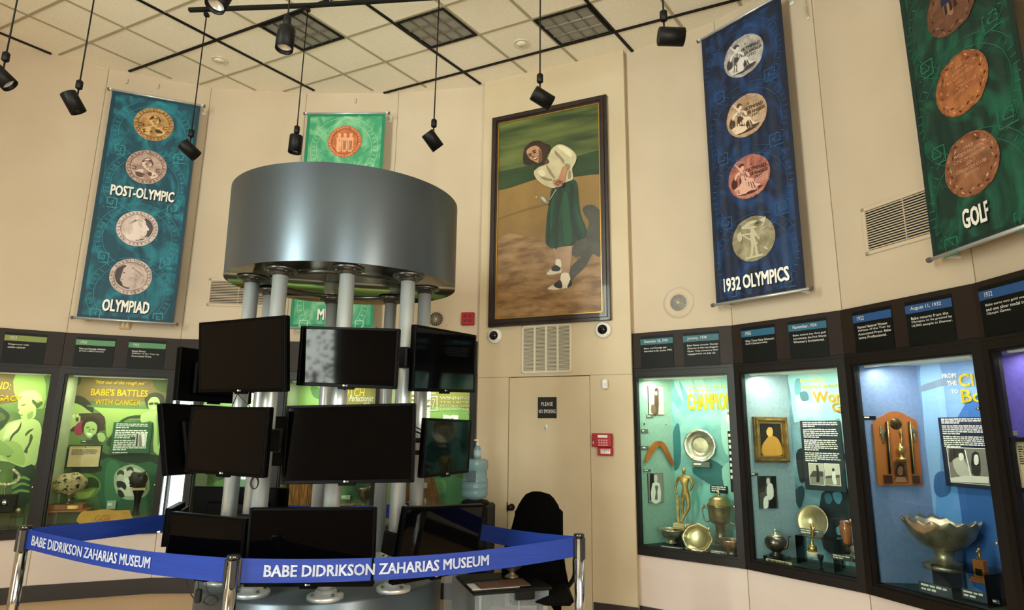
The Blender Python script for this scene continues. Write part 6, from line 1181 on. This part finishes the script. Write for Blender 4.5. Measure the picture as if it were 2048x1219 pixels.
cc = at_y(509, 965, 3.83); cable([(cc.x+.022*math.cos(a*.9), cc.y+.01*math.sin(a*.5), cc.z+.035*math.sin(a*.9)) for a in range(0, 18)], .0035, 'small coil of cable under the left middle television')
cc = at_y(684, 778, 3.9); cable([(cc.x+.02*math.cos(a*1.1), cc.y+.01*math.sin(a*.5), cc.z+.014*math.sin(a*1.3)) for a in range(0, 16)], .005, 'knot of cable under the centre upper television')
cable([wy(828, 862, 4.05), wy(840, 866, 4.08), wy(851, 880, 4.12)], .005, 'black cable arching to the small right television'); cable([wy(828, 852, 4.05), wy(843, 860, 4.08), wy(852, 876, 4.12)], .004, 'second black cable arching to the small right television')

# ================================================================ stanchions and belts
PK = .95; PH = EYE-(EYE-1.0)*PK
PO = [(-3.375*PK, 4.469*PK), (-1.526*PK, 3.583*PK), (.484*PK, 4.429*PK), (-.95, 5.9), (-2.42, 5.78)]
PL = ['polished post at the left edge of the belt barrier', 'polished post at the front centre of the belt barrier', 'polished post at the right end of the printed belt', 'polished post hidden behind the right columns', 'polished post hidden behind the left televisions']
for (x, y), l in zip(PO, PL):
    t = thing('barrier_post', l, 'barrier post', WORLD, (x, y, 0), 'polished barrier posts'); mb = MB(); mb.lathe([(.17, 0), (.17, .015), (.15, .03), (.05, .045), (.04, .05)], m_steel, (x, y, 0), 40); mb.build('base', t); mb = MB(); mb.cyl((x, y, 0.045), (x, y, PH-.015), .033, m_steel, 32); mb.build('pole', t)
    mb = MB(); mb.lathe([(.035, PH-.022), (.035, PH-.005), (.03, PH), (0, PH)], M('dark chrome cap', '#55565A', .2, .9), (x, y, 0), 32); mb.build('cap', t)
    for i in range(4):
        a = R(30+90*i); mb = MB(); T = Matrix.Translation((x, y, 0)) @ Matrix.Rotation(a, 4, 'Z'); mb.box(.030, .042, -.014, .014, PH-.16, PH-.025, M('dark chrome cap', '#55565A', .2, .9), T=T, bev=.003); mb.build('belt_slot', t)
def belt(i, j, sag, label, text=None, z1=None, zi=None, zj=None, h=.122, tr=None, tw=0, zend=None):
    (ax, ay), (bx, by) = PO[i], PO[j]; d = Vector((bx-ax, by-ay, 0)); L = d.length; d.normalize(); s0, s1 = .036, L-.036; n = 40; nrm = Vector((-d.y, d.x, 0)); za = zb = PH-.018
    def pos(s, v, off=0): # s along, v 0..1 height
        f = s/L; z = za+(zb-za)*f-sag*4*f*(1-f)-h*(1-v); p = Vector((ax, ay, 0))+d*s+nrm*(off+.004*math.sin(f*9)); return (p.x, p.y, z)
    t = thing('barrier_belt', label, 'barrier belt', WORLD, (ax, ay, za), 'blue belts between the posts'); mb = MB(); V_, F_ = [], []
    for k in range(n+1):
        s = s0+(s1-s0)*k/n
        for v in (0, .2, .4, .6, .8, 1): V_.append(pos(s, v, .0018*math.sin(v*31)))
    for k in range(n):
        for q_ in range(5): F_.append((k*6+q_, k*6+6+q_, k*6+7+q_, k*6+1+q_))
    mb.add(V_, F_, m_blue); mb.build('webbing', t)
    for s, nm in ((s0-.006, 'end_clip'), (s1+.006, 'end_clip')):
        mb = MB(); p = Vector((ax, ay, 0))+d*s; T = Matrix.Translation((p.x, p.y, za-h/2)) @ Matrix.Rotation(math.atan2(d.y, d.x), 4, 'Z'); mb.box(-.008, .008, -.010, .010, -h/2-.004, h/2+.004, M('dark chrome cap', '#55565A', .2, .9), T=T, bev=.002); mb.build(nm, t)
    if text:
        a, b = tr; mb = MB(); Vv, Ff, _, _ = glyphs('BABE DIDRIKSON ZAHARIAS MUSEUM', 0); 
        for e1, e2 in ((-.0022, .008), (.0022, -.008), (.0022, .008), (-.0022, -.008)): mb.add([pos(a+(b-a)*u+e1, .27+.48*v+e2, -.006) for u, v in Vv], Ff, M('white belt print', '#DCE2F4', .6)); mb.build('lettering', t, label='white museum name lettering')
def s_on(i, j, px):   # distance along the belt where a pixel column falls
    (ax, ay), (bx, by) = PO[i], PO[j]; f = Frame((ax, ay), (bx, by)); return f.on(px, 1100)[0]
belt(0, 1, .03, 'blue belt with white museum name, left of the front post', True, tr=(s_on(0, 1, 62), s_on(0, 1, 305)))
belt(1, 2, .05, 'blue belt with white museum name, crossing in front of the tower', True, tr=(s_on(1, 2, 532), s_on(1, 2, 977)))
belt(2, 3, .05, 'plain blue belt running back from the right post'); belt(3, 4, .03, 'plain blue belt behind the tower'); belt(0, 4, .02, 'plain blue belt running back from the left post')

# ================================================================ water cooler, chair, storage tub
f = Frame((-.62, 6.1), (-.18, 6.0)); X0, X1 = .09, .42
t = thing('water_cooler', 'black water cooler stand left of the door', 'water cooler', f, (.25, .17, 0)); mb = MB(); mb.box(X0, X1, 0, .33, .02, .985, m_black, bev=.02); mb.build('cabinet', t, f); mb = MB(); mb.box(X0+.03, X1-.03, -.012, .02, .62, .9, m_blackm, bev=.008); mb.build('dispensing_recess', t, f)
for s in (.09, .16): mb = MB(); mb.cyl((X0+s, -.03, .86), (X0+s, .01, .86), .012, m_dflange, 10); mb.build('tap', t, f)
mb = MB(); mb.lathe([(.13, .985), (.14, 1.0), (.12, 1.015), (.08, 1.02)], m_black, ((X0+X1)/2, .165, 0), 32); mb.build('collar', t, f)
cx = (X0+X1)/2-.01; t = thing('water_bottle', 'large pale blue water bottle upside down on the cooler', 'water bottle', f, (cx, .165, 1.01))
wprof = [(.03, 1.005), (.05, 1.02), (.115, 1.045), (.13, 1.07), (.128, 1.11), (.122, 1.118), (.13, 1.126), (.13, 1.17), (.122, 1.178), (.13, 1.186), (.13, 1.215), (.118, 1.228), (.118, 1.30), (.13, 1.312), (.13, 1.375), (.124, 1.395), (.10, 1.408), (0, 1.41)]
m_bott = bpy.data.materials.new('blue bottle plastic'); m_bott.use_nodes = True; nt = m_bott.node_tree; b_ = nt.nodes['Principled BSDF']; b_.inputs['Base Color'].default_value = rgb('#7FA8B4'); b_.inputs['Alpha'].default_value = .62; b_.inputs['Roughness'].default_value = .08
mb = MB(); mb.lathe(wprof, m_bott, (cx, .165, 0), 48); mb.build('bottle', t, f); mb = MB(); mb.box(cx-.045, cx+.045, .02, .04, 1.2, 1.30, M('water label', '#4A5A66', .5), bev=.003); mb.build('label', t, f)
f2 = Frame((-.40, 6.33), (-.30, 6.30)); cxy = (.0, .0)
q = wpt(PIL, ID, 953, 912, -.20); sx, sy = (PIL.mat() @ q).x, (PIL.mat() @ q).y
t = thing('soap_bottle', 'clear pump bottle above the water bottle', 'pump bottle', WORLD, (sx-.0, sy, 1.41)); zb = 1.412; sx, sy = f.mat() @ Vector((cx+.0, .165, 0)) * 1 if False else (f.mat() @ Vector((cx+.02, .165, 0)))[:2]
mb = MB(); mb.lathe([(.034, zb), (.036, zb+.02), (.036, zb+.09), (.028, zb+.11), (.012, zb+.125)], m_bott, (sx, sy, 0), 24); mb.build('bottle', t); mb = MB(); mb.lathe([(.014, zb+.125), (.014, zb+.145), (.005, zb+.15), (.005, zb+.175)], m_white, (sx, sy, 0), 14); mb.box(sx-.035, sx+.008, sy-.008, sy+.008, zb+.172, zb+.184, m_white, bev=.003); mb.build('pump', t)
mb = MB(); mb.lathe([(.0365, zb+.03), (.0368, zb+.08)], M('pale blue label', '#9CB8D0', .5), (sx, sy, 0), 24, cap=False); mb.build('label', t)
# office chair with a black jacket
CH = at_y(1078, 1030, 5.25); cx, cy = CH.x, CH.y; m_fab = M('black chair fabric', '#040404', .9, spec=.1); m_jack = M('black jacket cloth', '#030303', .95, col2='#050505', scale=12, bump=.2, bscale=20, spec=.05)
t = thing('office_chair', 'black office chair in front of the door', 'chair', WORLD, (cx, cy-.2, 0)); mb = MB(); mb.box(cx-.24, cx+.24, cy-.46, cy+.0, .43, .50, m_fab, bev=.03); mb.build('seat', t); mb = MB(); mb.box(cx-.2, cx+.2, cy+.0, cy+.05, .56, 1.06, m_fab, bev=.025); mb.build('backrest', t)
mb = MB(); mb.cyl((cx, cy-.22, .1), (cx, cy-.22, .43), .025, m_black); mb.build('gas_column', t); 
for i in range(5):
    a = R(90+72*i); e = (cx+.28*math.cos(a), cy-.22+.28*math.sin(a)); mb = MB(); mb.tube([(cx, cy-.22, .11), (e[0], e[1], .07)], .02, m_black, smooth=0); lg = mb.build('leg', t); mb = MB(); mb.cyl((e[0]-.012, e[1], .03), (e[0]+.012, e[1], .03), .03, m_black, 14); mb.build('castor', lg)
for s in (-1, 1):
    mb = MB(); mb.tube([(cx+s*.23, cy-.05, .47), (cx+s*.28, cy-.08, .56), (cx+s*.28, cy-.12, .68), (cx+s*.28, cy-.2, .70), (cx+s*.28, cy-.38, .69)], .018, m_black); mb.build('armrest', t)
t = thing('draped_jacket', 'black jacket draped over the office chair back', 'jacket', WORLD, (cx, cy, .6)); mb = MB()
def zpy(py): # height at the chair's distance
    return at_y(1078, py, cy).z
prof = [(983, 1064, 1082, .03), (988, 1052, 1100, .07), (996, 1046, 1108, .10), (1010, 1038, 1116, .12), (1024, 1033, 1119, .13), (1045, 1028, 1120, .14), (1065, 1022, 1122, .15), (1085, 1012, 1124, .16), (1110, 1008, 1127, .17), (1140, 1010, 1128, .17), (1165, 1016, 1130, .15)]
V_, F_ = [], []; n = 40
for k, (py, xa, xb, dp) in enumerate(prof):
    z = zpy(py); xl, xr = at_y(xa, py, cy).x, at_y(xb, py, cy).x
    for i in range(n): a = 2*math.pi*i/n; w = 1+.05*math.sin(6*a+k*.4)*min(1, k/4); V_.append(((xl+xr)/2+(xr-xl)/2*math.cos(a)*w, cy+.02+dp*math.sin(a)*w, z))
for k in range(len(prof)-1):
    for i in range(n): F_.append((k*n+i, k*n+(i+1) % n, (k+1)*n+(i+1) % n, (k+1)*n+i))
F_.append(tuple(range(n))); mb.add(V_, F_, m_jack, True); mb.build('body', t); mb = MB()
prof = [(1085, 1098, 1126, .07), (1110, 1100, 1129, .07), (1140, 1100, 1133, .07), (1165, 1101, 1138, .06), (1180, 1102, 1140, .06), (1190, 1100, 1132, .06), (1206, 1097, 1124, .05), (1225, 1110, 1124, .04)]; V_, F_ = [], []
for k, (py, xa, xb, dp) in enumerate(prof):
    z = zpy(py); xl, xr = at_y(xa, py, cy).x, at_y(xb, py, cy).x
    for i in range(n): a = 2*math.pi*i/n; V_.append(((xl+xr)/2+(xr-xl)/2*math.cos(a), cy+.06+dp*math.sin(a), z))
for k in range(len(prof)-1):
    for i in range(n): F_.append((k*n+i, k*n+(i+1) % n, (k+1)*n+(i+1) % n, (k+1)*n+i))
F_ += [tuple(range(n)), tuple(range(len(V_)-1, len(V_)-n-1, -1))]; mb.add(V_, F_, m_jack, True); mb.build('sleeve', t)
# clear storage tub
TB = at_y(1040, 1165, 4.75); zt = TB.z-.05; f = Frame((at_y(985, 1168, 4.68).x, 4.68), (at_y(1098, 1168, 4.82).x, 4.82)); Wd = f.L
m_tub = bpy.data.materials.new('cloudy plastic'); m_tub.use_nodes = True; b_ = m_tub.node_tree.nodes['Principled BSDF']; b_.inputs['Base Color'].default_value = rgb('#B4C0CA'); b_.inputs['Alpha'].default_value = .30; b_.inputs['Roughness'].default_value = .2
t = thing('storage_tub', 'clear plastic storage tub with black lid beside the tower', 'storage tub', f, (Wd/2, .2, 0)); mb = MB(); DP = .62; z1 = zt-.01
def taper(mb, x0, x1, y0, y1, z0, z1, s, m):
    V_ = [(x, y, z) for z, e in ((z0, s), (z1, 0)) for x, y in ((x0+e, y0+e), (x1-e, y0+e), (x1-e, y1-e), (x0+e, y1-e))]; mb.add(V_, [(3, 2, 1, 0), (0, 1, 5, 4), (1, 2, 6, 5), (2, 3, 7, 6), (3, 0, 4, 7)], m)
f = Frame(tuple((f.o)[:2]), tuple((f.o+f.x)[:2])); taper(mb, -.13, Wd, 0, .5, .01, z1, .03, m_tub); mb.box(-.10, -.08, -.004, .0, .05, z1, m_tub); mb.box(Wd*.45, Wd*.47, -.006, .0, .03, z1, m_tub); mb.build('tub', t, f)
mb = MB(); mb.box(-.15, Wd+.02, -.02, .52, z1, z1+.025, m_black, bev=.008); mb.build('lid', t, f); mb = MB(); mb.box(Wd*.38, Wd*.72, -.035, -.015, z1-.05, z1+.015, m_black, bev=.008); mb.build('latch', t, f)
t = thing('stored_bag', 'crumpled clear bag inside the storage tub', 'bag', f, (.1, .2, .02)); mb = MB(); rn = random.Random(4)
bm = bmesh.new(); bmesh.ops.create_icosphere(bm, subdivisions=3, radius=1); V_ = []
for v in bm.verts: k_ = 1+.12*math.sin(v.co.x*9+v.co.z*7)+.08*rn.uniform(-1, 1); V_.append((.12+v.co.x*.24*k_, .25+v.co.y*.18*k_, .17+v.co.z*.14*k_))
mb.add(V_, [tuple(x.index for x in ff.verts) for ff in bm.faces], M('white film', '#C8CDD2', .35), False); bm.free(); mb.build('film', t, f)
for i, (a, b, c_, m, l) in enumerate(((-.14, .22, .03, m_white, 'white sheet of paper on the black tub lid'), (-.08, .30, .015, M('brown cover', '#5A3A30', .6), 'brown booklet on top of the papers on the lid'), (-.16, .12, .20, m_pblk, 'black folder at the back of the tub lid'))):
    t = thing(('paper_sheet', 'booklet', 'folder')[i], l, ('paper', 'booklet', 'folder')[i], f, (a, c_, z1+.026)); mb = MB(); zz = z1+.0255+.008*(i == 1)+.0; mb.box(a, b, c_, c_+.2, zz, zz+.007+.02*(i == 2), m); mb.build(('sheet', 'cover', 'cover')[i], t, f)
bx = .26; by = .33; zz = z1+.026; t = thing('glass_bowl', 'dark footed bowl standing on the tub lid', 'bowl', f, (bx, by, zz)); mb = MB(); mb.lathe([(.06, zz), (.055, zz+.012), (.022, zz+.03), (.025, zz+.045), (.07, zz+.07), (.10, zz+.11), (.115, zz+.15), (.11, zz+.15), (.06, zz+.08), (0, zz+.07)], m_bronze, (bx, by, 0), 36); mb.build('body', t, f)
# things leaning beside the tower base
p = at_y(874, 1190, 5.0); t = thing('folded_board', 'narrow red and yellow board standing behind the tower base', 'board', WORLD, (p.x, 5.0, 0)); mb = MB(); mb.box(p.x-.035, p.x+.02, 4.99, 5.03, .4, .72, m_red, bev=.003); mb.build('red_panel', t); mb = MB(); mb.box(p.x-.035, p.x+.02, 4.99, 5.03, 0, .4, M('yellow card', '#C89A2C', .6), bev=.003); mb.build('yellow_panel', t)
a, b = at_y(888, 1160, 5.1), at_y(922, 1160, 5.1); t = thing('display_box', 'clear upright box leaning behind the tower base', 'box', WORLD, (a.x, 5.1, 0)); mb = MB(); mb.box(a.x, b.x+.04, 5.1, 5.3, .0, .72, m_tub, bev=.004); mb.build('shell', t); mb = MB(); mb.box(a.x-.01, b.x+.02, 5.12, 5.25, .0, .25, M('green card', '#4C8A3A', .6)); mb.build('green_lining', t)
